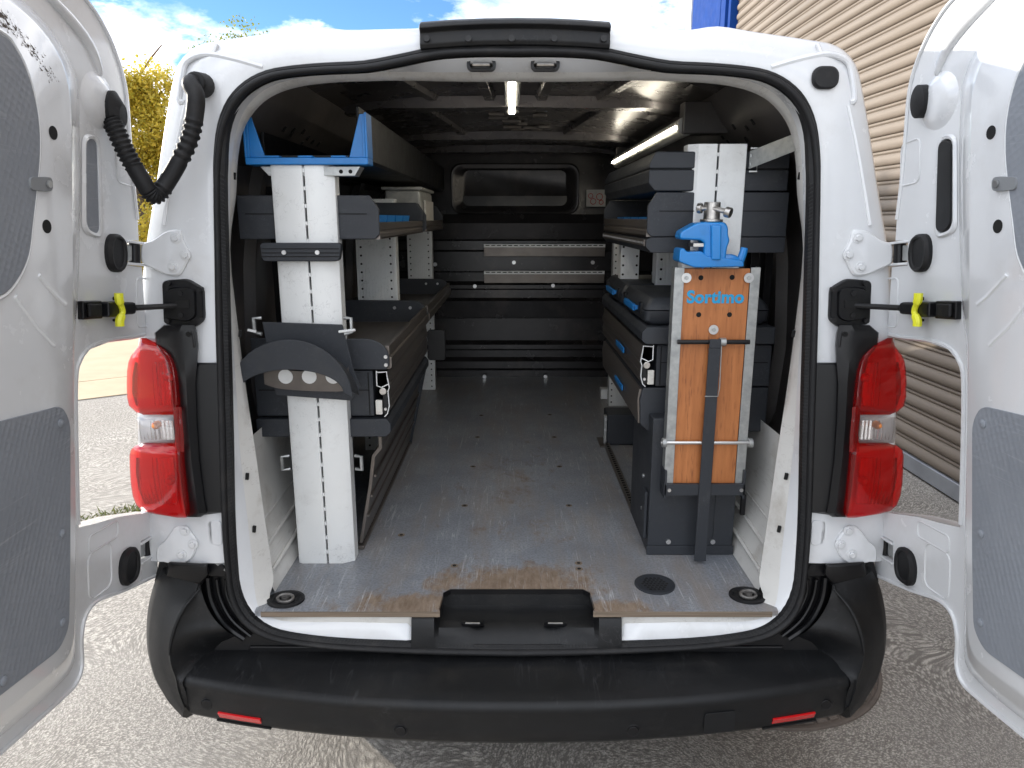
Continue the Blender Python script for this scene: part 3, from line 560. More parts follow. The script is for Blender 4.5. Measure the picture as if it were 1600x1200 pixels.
# hinges, check-strap boxes on the body
for s in (0, 1):
    mir = bool(s)
    for pts, bolts in ((((222,380),(240,376),(262,360),(285,358),(287,374),(300,398),(283,432),(262,430),(242,420),(222,412)), ((275,372),(290,398),(271,417))), (((246,853),(258,845),(275,821),(292,819),(311,845),(305,868),(290,880),(270,880),(258,876),(246,877)), ((289,829),(302,850),(284,866)))):
        o_ = [rear(x,y,.0) for x, y in [tuple(q) for q in roundpoly(pts, 9, 3)]]; c = sum(o_, V())/len(o_)
        m_ = MB(); m_.loft([[p+V((0,.002,0)) for p in o_], [p+V((0,-.005,0)) for p in o_], [c+(p-c)*.93+V((0,-.008,0)) for p in o_]], True, True, True); hg = m_.build('hinge', 'white_paint', van, mirror=mir)
        for x, y in bolts:
            p = rear(x, y, -.007); MB().cyl(p, p+V((0,-.003,0)), .0125, 18).build('washer', 'white_paint', hg, mirror=mir, bev=.001); MB().cyl(p, p+V((0,-.009,0)), .0075, 6).build('bolt_head', 'white_paint', hg, mirror=mir, bev=.001)
    o_ = [rear(x,y) for x, y in [tuple(q) for q in roundpoly([(257,438),(295,435),(320,450),(322,500),(306,512),(260,505)], 8)]]; c = sum(o_, V())/len(o_)
    ck = MB().loft([[p+V((0,.002,0)) for p in o_], [p+V((0,-.012,0)) for p in o_], [c+(p-c)*.97+V((0,-.015,0)) for p in o_]], True, True, True).build('check_strap_box', 'smooth_black', van, mirror=mir)
    o_ = [rear(x,y,-.015) for x, y in [tuple(q) for q in roundpoly([(261,450),(290,447),(307,452),(308,495),(295,503),(263,498)], 9)]]; c = sum(o_, V())/len(o_)
    MB().loft([o_, [c+(p-c)*.93+V((0,-.008,0)) for p in o_]], True, True, True).build('box_lid', 'smooth_black', ck, mirror=mir)
    MB().prism([rear(x,y,-.0225) for x, y in ((272,470),(296,469),(296,481),(272,482))], (0,-.003,0)).build('strap_slot', 'dark_hole', ck, mirror=mir)
    for x, y in ((263,443),(313,452),(313,500),(262,501),(283,458),(284,492)):
        p = rear(x, y, -.02); MB().cyl(p+V((0,.008,0)), p+V((0,-.006,0)), .006, 8).build('screw', 'rubber', ck, mirror=mir)

# ---- rear doors (drawn in door coordinates: u from the hinge, v up, w towards the inside)
def door(right):
    s = 1 if right else -1
    a = V((-s*.045,.1,1)).normalized(); d = V((0,-1,.1)).normalized()
    if right: d = V((math.sin(rad(1.6)), -math.cos(rad(1.6)), .1)).normalized()
    a = (a-d*a.dot(d)).normalized(); n_ = a.cross(d)*(1 if s < 0 else -1)
    O_ = V((s*.890,0,.6)); W = lambda u, v, w=0.: O_+d*u+a*v+n_*w
    def plate(m_, pts, w0, w1, shrink=1.):
        c = V((sum(p[0] for p in pts)/len(pts), sum(p[1] for p in pts)/len(pts)))
        m_.loft([[W(u,v,w0) for u, v in pts], [W(c.x+(u-c.x)*shrink, c.y+(v-c.y)*shrink, w1) for u, v in pts]], True, True, True); return m_
    # skin with the notches for lamp and bumper
    out = [(.30,1.345),(.20,1.335),(.125,1.300),(.075,1.25),(.05,1.19),(.04,1.10),(.028,1.0),(.015,.93),(.012,.885),(.062,.883),(.062,.828),(.0,.826),(-.006,.75),(-.014,.668),(.05,.664),(.146,.664),(.212,.655),(.247,.632),(.262,.595),(.268,.46),(.27,.30),(.205,.288),(.127,.276),(-.032,.238),(-.034,.183),(.032,.186),(.034,.134),(-.046,.130),(-.046,.072),(.116,.096),(.216,.118),(.258,.106),(.272,.07),(.272,.012),(.295,-.018),(.355,-.024),(.84,-.02),(.87,.02),(.87,1.28),(.82,1.345)]
    sk = MB(); n0 = len(out); o3 = [V((u,v)) for u, v in out]
    c = V((.45,.65)); sk.loft([[W(u,v,-.045) for u, v in out], [W(u,v,-.004) for u, v in out], [W(u+(.45-u)*.006,v+(.65-v)*.006,0) for u, v in out]], True, True, True)
    dr = sk.build('rear_door', 'white_paint', van, bev=.0, ang=30); dr['label'] = 'open right rear door, seen from inside' if right else 'open left rear door with a corrugated cable hose'
    # raised inner frame
    base = [(.50,1.268),(.379,1.256),(.313,1.238),(.262,1.208),(.236,1.175),(.228,1.14),(.228,1.0),(.242,.84),(.255,.74),(.272,.66),(.285,.55),(.288,.35),(.292,.20),(.296,.129),(.298,.06),(.312,.022),(.375,.010),(.51,.010),(.80,.012),(.83,.05),(.83,1.20),(.79,1.268)]
    plat = [(.505,1.215),(.440,1.208),(.395,1.192),(.362,1.168),(.345,1.138),(.338,1.10),(.340,.98),(.346,.84),(.350,.745),(.352,.66),(.356,.558),(.362,.368),(.370,.25),(.374,.173),(.382,.128),(.40,.105),(.44,.098),(.577,.098),(.74,.098),(.77,.12),(.77,1.16),(.74,1.215)]
    b3 = smooth([V((*p,0)) for p in base], 3, True); p3 = smooth([V((*p,0)) for p in plat], 3, True)
    fr = MB(); fr.loft([[W(p.x,p.y,-.002) for p in b3], [W(p.x+(q.x-p.x)*.08,p.y+(q.y-p.y)*.08,.006) for p, q in zip(b3,p3)], [W(p.x+(q.x-p.x)*.55,p.y+(q.y-p.y)*.55,.03) for p, q in zip(b3,p3)], [W(p.x+(q.x-p.x)*.9,p.y+(q.y-p.y)*.9,.046) for p, q in zip(b3,p3)], [W(q.x,q.y,.05) for q in p3]], True, False, True)
    fr.build('inner_frame', 'white_paint', dr, ang=50)
    # upper and lower trim boards
    up = [(.52,1.160),(.475,1.145),(.446,1.108),(.430,1.055),(.430,1.0),(.440,.946),(.455,.882),(.468,.832),(.497,.792),(.534,.768),(.60,.760),(.70,.765),(.735,.80),(.745,1.10),(.71,1.155)]
    q = smooth([V((*p,0)) for p in up], 4, True); plate(MB(), [(p.x,p.y) for p in q], .049, .0535, .998).build('upper_trim_board', 'trim_grey', dr)
    rim = MB(); rim.tube([W(.5+(p.x-.5)*1.035+.0, .96+(p.y-.96)*1.03, .0495) for p in q], .004, 8, True); rim.build('trim_rim', 'white_paint', dr)
    lw = [V((.394,.571)),V((.373,.537)),V((.386,.30)),V((.398,.155)),V((.428,.128)),V((.745,.131)),V((.752,.571))]; q = roundpoly(lw, .022)
    plate(MB(), [(p.x,p.y) for p in q], .049, .0535, .998).build('lower_trim_board', 'trim_grey', dr)
    for u, v in ((.402,.540),(.408,.34),(.416,.175),(.57,.55),(.57,.15),(.72,.55),(.72,.15),(.60,.36)):
        MB().tube([W(u,v,.052),W(u,v,.055),W(u,v,.0575)], [.008,.008,.004], 12).build('trim_screw', 'trim_grey', dr)
    # embossed lines between the boards
    for pts in (((.44,.80),(.395,.765),(.37,.75)), ((.50,.765),(.45,.715),(.405,.68))):
        MB().tube([W(u,v,.0485) for u, v in pts], .005, 6).build('pressed_bead', 'white_paint', dr)
    sw = MB(); q = roundpoly([V((.372,.66)),V((.74,.66)),V((.74,.595)),V((.372,.595))], .02); 
    # depression around the latch pull, hinge side
    for u, v in ((.388,1.041),(.414,.882)): MB().cyl(W(u,v,.046), W(u,v,.0508), .0115, 18).build('access_hole', 'dark_hole', dr)
    cl = MB(); q = [( .456+.009*math.cos(t), .946+.013*math.sin(t)) for t in [math.pi*(.5-k/8) for k in range(0)]]; q = roundpoly([V((.462,.936)),V((.462,.957)),V((.402,.966)),V((.402,.941))], .011); plate(cl, [(p.x,p.y) for p in q], .050, .0565, .95); cl = cl.build('board_clip', 'clip_grey', dr); MB().cyl(W(.417,.952,.058), W(.417,.952,.061), .006, 12).build('clip_screw', 'bolt', cl)
    # round rubber plugs and window slot on the hinge side
    def plug(u, v, ru, rv, nm='rubber_plug'):
        q = [(ru*math.copysign(abs(math.cos(t))**.75, math.cos(t)), rv*math.copysign(abs(math.sin(t))**.9, math.sin(t))) for t in [2*math.pi*k/24 for k in range(24)]]
        m_ = MB(); m_.loft([[W(u+x,v+y,-.001) for x, y in q], [W(u+x,v+y,.008) for x, y in q], [W(u+x*.82,v+y*.88,.014) for x, y in q], [W(u+x*.66,v+y*.78,.013) for x, y in q], [W(u+x*.6,v+y*.74,.010) for x, y in q]], True, True, True); return m_.build(nm, 'rubber', dr, ang=40)
    plug(.118,.851,.036,.040); plug(.095,.152,.038,.042)
    q = roundpoly([V((.172,1.072)),V((.212,1.066)),V((.220,.892)),V((.172,.884))], .020, 5)
    o_ = [W(.196+(p.x-.196)*1.5, .98+(p.y-.98)*1.10, .001) for p in q]
    rm = MB(); rm.loft([o_, [W(.196+(p.x-.196)*1.28,.98+(p.y-.98)*1.06,.006) for p in q], [W(p.x,p.y,.004) for p in q], [W(p.x,p.y,-.003) for p in q]], True); rm.build('slot_rim', 'white_paint', dr, ang=60)
    plate(MB(), [(p.x,p.y) for p in q], -.002, (.008 if right else .0012), (.95 if right else 1)).build('slot_cover' if right else 'slot_glass', 'smooth_black' if right else 'trim_grey', dr)
    # domed boss under the hose / plug
    dm = MB(); rr = []
    for k, (sc, h) in enumerate(((1.15,0),(1.0,.003),(.85,.008),(.65,.012),(.3,.014),(.02,.014))):
        rr.append([W(.160+.055*sc*math.cos(t), 1.148+.050*sc*math.sin(t), h-.001) for t in [2*math.pi*j/28 for j in range(28)]])
    dm.loft(rr, True); dm.build('pressed_dome', 'white_paint', dr, ang=70)
    if right:
        plug_ = [(.024*math.cos(t), .033*math.sin(t)) for t in [2*math.pi*k/20 for k in range(20)]]; m_ = MB(); m_.loft([[W(.120+x,1.158+y,.006) for x, y in plug_], [W(.120+x,1.158+y,.022) for x, y in plug_], [W(.120+x*.8,1.158+y*.85,.025) for x, y in plug_]], True, True, True); m_.build('rubber_plug', 'rubber', dr)
    else:
        q = [(.026*math.cos(t), .036*math.sin(t)) for t in [2*math.pi*k/20 for k in range(20)]]; m_ = MB(); m_.loft([[W(.135+x,1.140+y,.004) for x, y in q], [W(.135+x,1.140+y,.020) for x, y in q], [W(.130+x*.6,1.130+y*.6,.034) for x, y in q]], True, True, True); m_.build('hose_boot', 'rubber', dr)
    # swage groove sweeping over the upper corner
    sg = smooth([V((.40,1.312,0)),V((.31,1.29,0)),V((.235,1.268,0)),V((.185,1.243,0)),V((.158,1.213,0)),V((.15,1.20,0))], 5)
    m_ = MB(); m_.tube([W(p.x,p.y,.0) for p in sg], [.004+.008*math.sin(math.pi*min(1,(i+1)/len(sg))) for i in range(len(sg))], 10); m_.build('swage_bead', 'white_paint', dr, ang=70)
    # hem along the hinge edge
    hm = smooth([V((u,v,0)) for u, v in ((.30,1.338),(.20,1.328),(.131,1.295),(.082,1.246),(.056,1.19),(.046,1.10),(.034,1.0),(.021,.93))], 4); MB().tube([W(p.x,p.y,.0015) for p in hm], .004, 6).build('hem', 'white_paint', dr)
    hm = smooth([V((u,v,0)) for u, v in ((.0,.672),(.05,.669),(.146,.669),(.215,.660),(.251,.636),(.267,.597),(.273,.46),(.275,.31))], 4); MB().tube([W(p.x,p.y,.001) for p in hm], .0045, 6).build('hem', 'white_paint', dr)
    hm = smooth([V((u,v,0)) for u, v in ((-.03,.078),(.113,.102),(.213,.124),(.260,.112),(.277,.07),(.278,.014),(.299,-.013),(.355,-.018),(.55,-.016),(.83,-.014))], 4); MB().tube([W(p.x,p.y,.001) for p in hm], .0045, 6).build('hem', 'white_paint', dr)
    # pressed rectangles on the ears
    for u0, u1, v0, v1, r_ in ((.03,.10,1.0,1.09,.015),(.16,.245,.135,.235,.02),(-.02,.03,.69,.80,.012),(.13,.24,.235,.272,.012)):
        MB().tube([W(x,y,.0) for x, y in rrect(u0,u1,v0,v1,r_,4)], .0022, 6, True).build('pressed_bead', 'white_paint', dr)
    # hinge knuckles
    for v in (.855,.158):
        uo = 0 if v > .5 else -.03
        MB().prism([W(.058+uo,v-.017,-.03),W(.058+uo,v+.017,-.03),W(.028+uo,v+.017,-.03),W(.028+uo,v-.017,-.03)], n_*.022).build('hinge_leaf', 'galvanised', dr, bev=.002)
        kn = MB(); kn.cyl(W(.012+uo,v-.022,-.012), W(.012+uo,v+.022,-.012), .013, 12); kn.build('hinge_knuckle', 'smooth_black', dr, bev=.002)
        for dv in (-.024,.024):
            pl_ = MB(); pl_.prism([W(.066+uo,v+dv-.003,-.02),W(.066+uo,v+dv+.003,-.02),W(-.03+uo,v+dv+.003,-.02),W(-.03+uo,v+dv-.003,-.02)], n_*.024); pl_.build('hinge_arm', 'white_paint', dr, bev=.002)
    # check strap body with its yellow catch
    def blk(u0, u1, v0, v1, w0, w1, nm, mt_, bev=.003): return MB().loft([[W(u0,v0,w0),W(u1,v0,w0),W(u1,v1,w0),W(u0,v1,w0)], [W(u0,v0,w1),W(u1,v0,w1),W(u1,v1,w1),W(u0,v1,w1)]], True, True, True).build(nm, mt_, dr, bev=bev)
    blk(.185,.252,.716,.752,-.002,.012,'check_plate','smooth_black'); blk(.20,.245,.720,.748,.011,.020,'check_cap','rubber',.005)
    blk(.135,.188,.719,.750,-.002,.026,'check_housing','smooth_black',.004); blk(.075,.132,.722,.748,.0,.024,'check_boot','rubber',.006); blk(.12,.146,.708,.714,.008,.02,'check_lever','rubber',.002)
    blk(.128,.140,.752,.760,.006,.024,'check_lug','smooth_black',.002)
    yl = MB(); q = smooth([V((.158,.768,0)),V((.156,.752,0)),V((.146,.735,0)),V((.146,.726,0)),V((.156,.712,0)),V((.156,.700,0))], 5); yl.tube([W(p.x,p.y,.030) for p in q], [.006+.003*(abs(p.y-.733) > .012) for p in q], 8); yl.build('yellow_catch', 'yellow_plastic', dr)
    st = rear(*( (1320,477) if right else (290,477) ), -.02); MB().tube([W(.08,.735,.012), W(.06,.735,.012).lerp(st,.02), st.lerp(W(.06,.735,.012),.35), st+V((0,.02,0))], [.010,.0065,.006,.005], 8).build('check_arm', 'rubber', dr)
    if not right:   # rubbed paint marks above the board
        rn = random.Random(3)
        m_ = MB()
        for k in range(170):
            t = rn.random()**1.3; u = .515-.14*t+rn.gauss(0,.004); v = 1.188-.03*t*t+rn.gauss(0,.006)-(.03*t); l = .0012+.006*rn.random()**2*(1-t*.5); h = .0006+.0026*rn.random()**2*(1-t*.6)
            m_.add([W(u-l,v-h*.3,.0503),W(u,v-h,.0503),W(u+l,v-.3*h+.004,.0503),W(u+l*.2,v+h,.0503)], [(0,1,2,3)])
        m_.build('scuff_marks', 'cast_iron', dr, kind='stuff')
    return dr
door(False); door(True)

# ---- load space: lining, roof, bulkhead, floor
def prof_in(y): return [V((x,y,z)) for x, z in ((.70,.60),(.735,.80),(.80,.95),(.815,1.15),(.80,1.40),(.765,1.62),(.73,1.74),(.66,1.85),(.52,1.895))]
for s in (0, 1):
    m_ = MB(); m_.loft([prof_in(.17), prof_in(2.66)], False); sp_ = m_.build('side_lining', 'lining', van, mirror=bool(s), ang=20)
    # cant rail with slots and hoop ribs
    m_ = MB(); m_.loft([[V((x,y,z)) for x, z in ((.765,1.66),(.70,1.70),(.60,1.80),(.56,1.87),(.60,1.90))] for y in (.2,2.64)], False); cr2 = m_.build('cant_rail', 'lining', van, mirror=bool(s), ang=20)
    for y in (.62,1.25,1.95):
        m_ = MB(); m_.loft([[p+V((-.0,dy,0))+V((-dx*p.x/abs(p.x),0,0)) for p in prof_in(y)[1:]] for dy, dx in ((-.06,.0),(-.045,.03),(.045,.03),(.06,0))], False); m_.build('hoop_rib', 'lining', van, mirror=bool(s), ang=20)
    for k in range(9):
        y = .42+.05*k+(k % 3)*.02; t = .25+.5*random.random(); p = V((.70,y,1.70)).lerp(V((.60,y,1.80)), t); m_ = MB(); m_.prism([p+V((-.004,-.006,.001)),p+V((-.004,.006,.001)),p+V((-.014,.004,.014)),p+V((-.014,-.004,.014))], (-.002,0,-.002)); m_.build('rail_slot', 'dark_hole', cr2, mirror=bool(s))
    # painted wheel-box panel low down by the floor
    m_ = MB(); m_.loft([[V((x,y,z)) for x, z in ((.615,.601),(.63,.64),(.668,.74),(.69,.86),(.685,.98))] for y in (.09,.35,.9)], False); m_.build('wheel_box', 'jamb_paint', van, mirror=bool(s), ang=20)
    for k in range(3):
        m_ = MB(); m_.tube([V((.628+.022*k,.12,.645+.05*k)), V((.632+.022*k,.6,.66+.05*k))], .006, 6); m_.build('pressed_bead', 'jamb_paint', van, mirror=bool(s))
rf = MB(); rf.loft([[V((x,y,z)) for x, z in ((-.62,1.885),(-.3,1.915),(0,1.922),(.3,1.915),(.62,1.885))] for y in (.16,2.66)], False).build('roof_lining', 'roof_lining', van)
def bow(y, w, h, nm='roof_bow'):
    m_ = MB(); m_.loft([[V((x, y+dy, (1.884 if abs(x) > .5 else 1.912+.004*(abs(x) < .1))-dz)) for dy, dz in ((-w,-.004),(-w*.7,h),(w*.7,h),(w,-.004))] for x in (-.62,-.45,-.2,0,.2,.45,.62)], False); return m_.build(nm, 'roof_lining', van, ang=20)
bow(.97,.055,.03); bow(1.95,.05,.03); bow(2.58,.05,.03)
for x0, x1, y0, y1 in ((-.36,-.27,.36,.90),(.36,.28,.36,.90),(-.105,-.085,.36,.90),(.105,.085,.36,.90),(-.33,-.24,1.05,1.88),(.33,.24,1.05,1.88)):
    m_ = MB(); m_.loft([[V((x+dx, y, 1.914-dz)) for dx, dz in ((-.022,0),(-.014,.014),(.014,.014),(.022,0))] for x, y in ((x0,y0),(x1,y1))], False); m_.build('roof_stiffener', 'roof_lining', van, ang=20)
for k in range(14):
    x, y = random.uniform(-.13,.13), random.uniform(1.15,1.8); m_ = MB(); w, l = .02+.02*random.random(), .012+.015*random.random(); m_.prism([(x-w,y-l,1.905),(x+w,y-l*.6,1.905),(x+w*.8,y+l,1.905),(x-w*.9,y+l*.8,1.905)], (0,0,.012)); m_.build('foam_pad', 'lining', van, bev=.003)
m_ = MB(); m_.box(-.034,.012,.42,1.10,1.888,1.905); lh = m_.build('ceiling_light', 'galvanised', van, bev=.003)
MB().box(-.021,-.002,.43,1.09,1.884,1.8875).build('light_strip', 'led', lh)
tl = MB(); tl.tube([(.505,.66,1.795),(.505,2.08,1.795)], .028, 14); tl = tl.build('side_light', 'frosted', van)
MB().prism([(.4765,.68,1.797),(.4745,.68,1.787),(.4745,2.05,1.787),(.4765,2.05,1.797)], (-.003,0,-.001)).build('light_strip', 'led', tl)
MB().box(.49,.62,.64,.70,1.77,1.86).build('light_bracket', 'lining', tl, bev=.004); MB().box(.49,.62,2.04,2.10,1.77,1.86).build('light_bracket', 'lining', tl, bev=.004)
# bulkhead: pressed ribs, blind window
bz = [(.60,2.63),(.64,2.63),(.66,2.60),(.70,2.60),(.72,2.64),(.76,2.64),(.775,2.605),(.80,2.605),(.82,2.65),(.95,2.65),(.96,2.60),(1.06,2.585),(1.075,2.63),(1.12,2.63),(1.13,2.61),(1.15,2.61),(1.17,2.64),(1.22,2.64),(1.23,2.61),(1.34,2.61),(1.35,2.64),(1.40,2.64),(1.41,2.62),(1.50,2.605),(1.55,2.63),(1.93,2.66)]
bh = MB(); bh.loft([[V((x,y,z)) for z, y in bz] for x in (-.80,-.4,0,.4,.80)], False); bh = bh.build('bulkhead', 'bulkhead_black', van, ang=20)
q = rrect(-.36,.372,1.545,1.83,.06); q2 = rrect(-.325,.335,1.575,1.80,.05); q3 = rrect(-.29,.30,1.60,1.79,.04)
MB().loft([[V((x,2.645,z)) for x, z in q], [V((x,2.60,z)) for x, z in rrect(-.35,.362,1.555,1.82,.06)], [V((x,2.605,z)) for x, z in q2], [V((x,2.638,z)) for x, z in q3]], True, False, True).build('window_surround', 'bulkhead_black', bh, ang=50)
for z0 in (1.372, 1.222):
    rl = MB(); rl.box(-.17,.515,2.545,2.605,z0,z0+.012); rl.box(-.17,.515,2.545,2.555,z0-.055,z0); rl = rl.build('lashing_rail', 'shelf_profile', van, bev=.002)
    m_ = MB(); m_.box(-.17,.515,2.5425,2.545,z0-.004,z0+.014); m_.build('rail_lip', 'alu_white', rl)
    m_ = MB()
    for k in range(21): m_.box(-.16+.032*k,-.138+.032*k,2.541,2.5424,z0+.004,z0+.009)
    m_.build('rail_slots', 'dark_hole', rl)
m_ = MB(); m_.box(.407,.515,2.585,2.6,1.592,1.684); st = m_.build('warning_label', 'sticker', van, bev=.001)
for x, z, r_ in ((.43,1.65,.013),(.445,1.62,.016),(.48,1.645,.018),(.49,1.615,.012)):
    MB().tube([(x+r_*math.cos(k*.7854),2.584,z+r_*math.sin(k*.7854)) for k in range(8)], .002, 5, True).build('printed_sign', 'red_part', st)
for px, py in ((680,413),(803,410),(926,410),(742,447),(864,446),(757,588),(852,588)):
    p = atY(px, py, 2.60); MB().cyl(p, p+V((0,-.012,0)), .011, 10).build('bolt_head', 'bolt', bh)
# floor with the step cut-out
fl = [(-.635,.0),(-.186,.0),(-.190,.012),(-.186,.09),(-.170,.108),(.172,.108),(.188,.09),(.192,.012),(.186,.0),(.635,.0),(.70,.5),(.80,.9),(.80,2.64),(-.80,2.64),(-.80,.9),(-.70,.5)]
MB().prism([(x,y,.588) for x, y in fl], (0,0,.012)).build('load_floor', 'floor_ply', van)
fl_o = bpy.data.objects['load_floor']
for x0, x1 in ((-.62,-.186),(.186,.62)): MB().box(x0,x1,-.004,.0,.5865,.599).build('ply_edge', 'ply_edge', fl_o)
MB().prism([(-.186,.0895,.587),(-.170,.1075,.587),(.172,.1075,.587),(.188,.0895,.587),(.188,.0865,.587),(.171,.104,.587),(-.169,.104,.587),(-.186,.0865,.587)], (0,0,.0125)).build('ply_edge', 'smooth_black', fl_o)
for px, py in ((627,836),(889,790),(726,790),(739,729),(874,729),(746,683),(866,683),(752,649),(859,648),(710,884),(904,880),(905,889)):
    p = atZ(px, py, .6005); m_ = MB(); m_.cyl(p, p+V((0,0,.0012)), .0052, 12); m_.build('floor_fixing', 'dark_hole', fl_o); m_ = MB(); m_.cyl(p+V((0,0,-.0002)), p+V((0,0,.0006)), .0105, 14); m_.build('worn_ring', 'ply_edge', fl_o)
for px, py in ((447,938),(1168,932)):   # lashing cups in the rear corners
    p = atZ(px, py, .6); q = lambda r_, z_: [V((p.x+r_*1.15*math.cos(t), p.y+r_*math.sin(t), z_)) for t in [2*math.pi*k/28 for k in range(28)]]
    cp = MB(); cp.loft([q(.040,.6005),q(.040,.606),q(.033,.607),q(.029,.602),q(.018,.6015)], True, False, True); cp = cp.build('lashing_cup', 'rubber', van)
    MB().tube([V((p.x+.019*math.cos(t), p.y-.004+.012*math.sin(t), .608+.004*math.sin(t))) for t in [2*math.pi*k/18 for k in range(18)]], .0045, 8, True).build('lashing_ring', 'lash_steel', cp)
    MB().cyl((p.x,p.y-.002,.602),(p.x,p.y-.002,.612), .011, 6).build('lashing_bolt', 'lash_steel', cp)
p = atZ(1023,914,.6); gq = MB(); P2 = lambda r_, z_: [V((p.x+r_*math.cos(t), p.y+r_*math.sin(t), z_)) for t in [2*math.pi*k/36 for k in range(36)]]
gq.loft([P2(.052,.6005),P2(.052,.604),P2(.047,.6055),P2(.040,.6035)], True, False, True); gq = gq.build('floor_vent', 'slate', van)
k_ = 0
for i in range(-3, 4):
    for j in range(-3, 4):
        x, y = i*.0105+(j % 2)*.005, j*.0095
        if math.hypot(x, y) < .036: MB().cyl((p.x+x,p.y+y,.6030),(p.x+x,p.y+y,.6042), .0042, 6).build('vent_hole', 'dark_hole', gq)
# step plate of black plastic in the sill
sp2 = MB(); xw = lambda x, y: x
secs = []
for x, top_, lowz in ((-.255,.592,.545),(-.20,.594,.552),(-.19,.578,.56),(-.12,.576,.545),(-.10,.575,.540),(.10,.575,.540),(.12,.576,.545),(.19,.578,.56),(.20,.594,.552),(.255,.592,.545)):
    wing = abs(x) > .195; yb = .0 if wing else .104
    if wing: secs.append([V((x,.02,.5865)), V((x,.004,.5862)), V((x,.0,.585)), V((x,-.008,.578)), V((x,-.012,.560)), V((x,-.020,.535)), V((x,-.020,.505))])
    else: secs.append([V((x,.106,.5885)), V((x,.103,.556)), V((x,.085,.548)), V((x,.040,.549 if abs(x) < .11 else .556)), V((x,.006,.541 if abs(x) < .11 else .552)), V((x,-.010,.522 if abs(x) < .11 else .535)), V((x,-.020,.505))])
sp2.loft(secs, False); sp2 = sp2.build('step_plate', 'black_plastic', van, ang=40)
for x in (-.108,.096):
    o_ = [V((x+a_, .022-b_*.9, .549+b_*.35)) for a_, b_ in rrect(-.028,.028,-.014,.014,.010)]; c_ = sum(o_, V())/len(o_)
    so_ = MB().loft([o_, [p_+V((0,-.001,.006)) for p_ in o_], [c_+(p_-c_)*.78+V((0,-.001,.006)) for p_ in o_], [c_+(p_-c_)*.72+V((0,0,-.001)) for p_ in o_]], True, False, True).build('striker_slot', 'smooth_black', sp2); MB().tube([(x-.018,.018,.556),(x+.018,.018,.556)], .003, 8).build('striker_bar', 'steel', sp2)

# ------------------------------------------------------------------ racking
def upright(unit, x0, x1, y, z0, z1, cham, nm='upright', grooves=False):
    w = x1-x0; sl_ = x0+w*(.53 if cham > 0 else .49)
    ch = .032
    pf = [(x0+(.012 if cham > 0 else ch*.75), y), (sl_-.0025, y), (sl_-.0025, y+.012), (sl_+.0025, y+.012), (sl_+.0025, y), (x1-(ch if cham > 0 else .006), y), (x1, y+.018), (x1, y+.06), (x0, y+.06), (x0, y+(.006 if cham > 0 else .018))]
    if grooves:
        pf = []; n_ = 13
        for k in range(n_):
            xa = x0+w*k/n_; xb = x0+w*(k+.72)/n_; pf += [(xa,y),(xb,y),(xb,y+.005),(x0+w*(k+1)/n_,y+.005)]
        pf += [(x1,y+.06),(x0,y+.06)]
    m_ = MB(); m_.prism([(a_,b_,z0) for a_, b_ in pf], (0,0,z1-z0)); o = m_.build(nm, 'alu_white', unit, bev=0 if grooves else .0015)
    m_ = MB()
    if grooves:
        z = z0+.02
        while z < z1-.01:
            for fx in (.12,.86): m_.cyl((x0+w*fx,y-.0006,z),(x0+w*fx,y+.002,z),.0042,7)
            z += .032
        m_.build('perforation', 'dark_hole', o, kind='stuff')
    else:
        z = z0+.03
        while z < z1-.01: m_.box(sl_-.0022,sl_+.0022,y+.001,y+.0118,z,z+.009); z += .042
        m_.build('slot_bridge', 'alu_white', o, kind='stuff')
        m_ = MB().box(sl_-.0021,sl_+.0021,y+.0105,y+.0117,z0+.002,z1-.002); m_.build('slot_shadow_gap', 'dark_hole', o)
    return o
def endcap(unit, pts, y, t, nm, mt_='slate', bev=.003, seam=None):
    m_ = MB(); m_.prism([(x,y,z) for x, z in pts], (0,t,0)); o = m_.build(nm, mt_, unit, bev=bev)
    if seam:
        x0, x1, z = seam; MB().box(x0,x1,y-.0012,y+.001,z-.0012,z+.0012).build('seam', 'dark_hole', o)
    return o
def tray(unit, x_in, x_out, y0, y1, z0, z1, lip, cham, capz=None, nm='shelf', mt_='shelf_profile', ends=True):
    # x_in: aisle side, x_out: wall side
    s = 1 if x_in > x_out else -1
    m_ = MB(); t = .004
    m_.box(min(x_in,x_out),max(x_in,x_out),y0+.004,y1-.004,z0,z0+t); o = m_.build(nm, mt_, unit)
    pf = [(x_in,z0),(x_in,z0+lip*.35),(x_in-s*.004,z0+lip*.40),(x_in-s*.004,z0+lip*.52),(x_in,z0+lip*.57),(x_in,z0+lip),(x_in-s*.012,z0+lip),(x_in-s*.012,z0)]
    m_ = MB(); m_.prism([(x,y0+.006,z) for x, z in pf], (0,y1-y0-.012,0)); m_.build('front_lip', mt_, o, bev=.0015)
    m_ = MB(); m_.box(min(x_out,x_out+s*.004),max(x_out,x_out+s*.004),y0+.006,y1-.006,z0+t,z1); m_.build('back_wall', 'slate', o)
    if ends:
        zc = z1; pts = [(x_out,z0),(x_in-s*.012,z0),(x_in,z0+.012),(x_in,zc-cham*1.5),(x_in-s*cham,zc),(x_out,zc)]
        for y in (y0,y1-.006):
            endcap(o, pts, y-.002, .008, 'end_cap', seam=(min(x_out+s*.02,x_in-s*.03),max(x_out+s*.02,x_in-s*.03),z0+(z1-z0)*.58) if y == y0 else None)
    return o
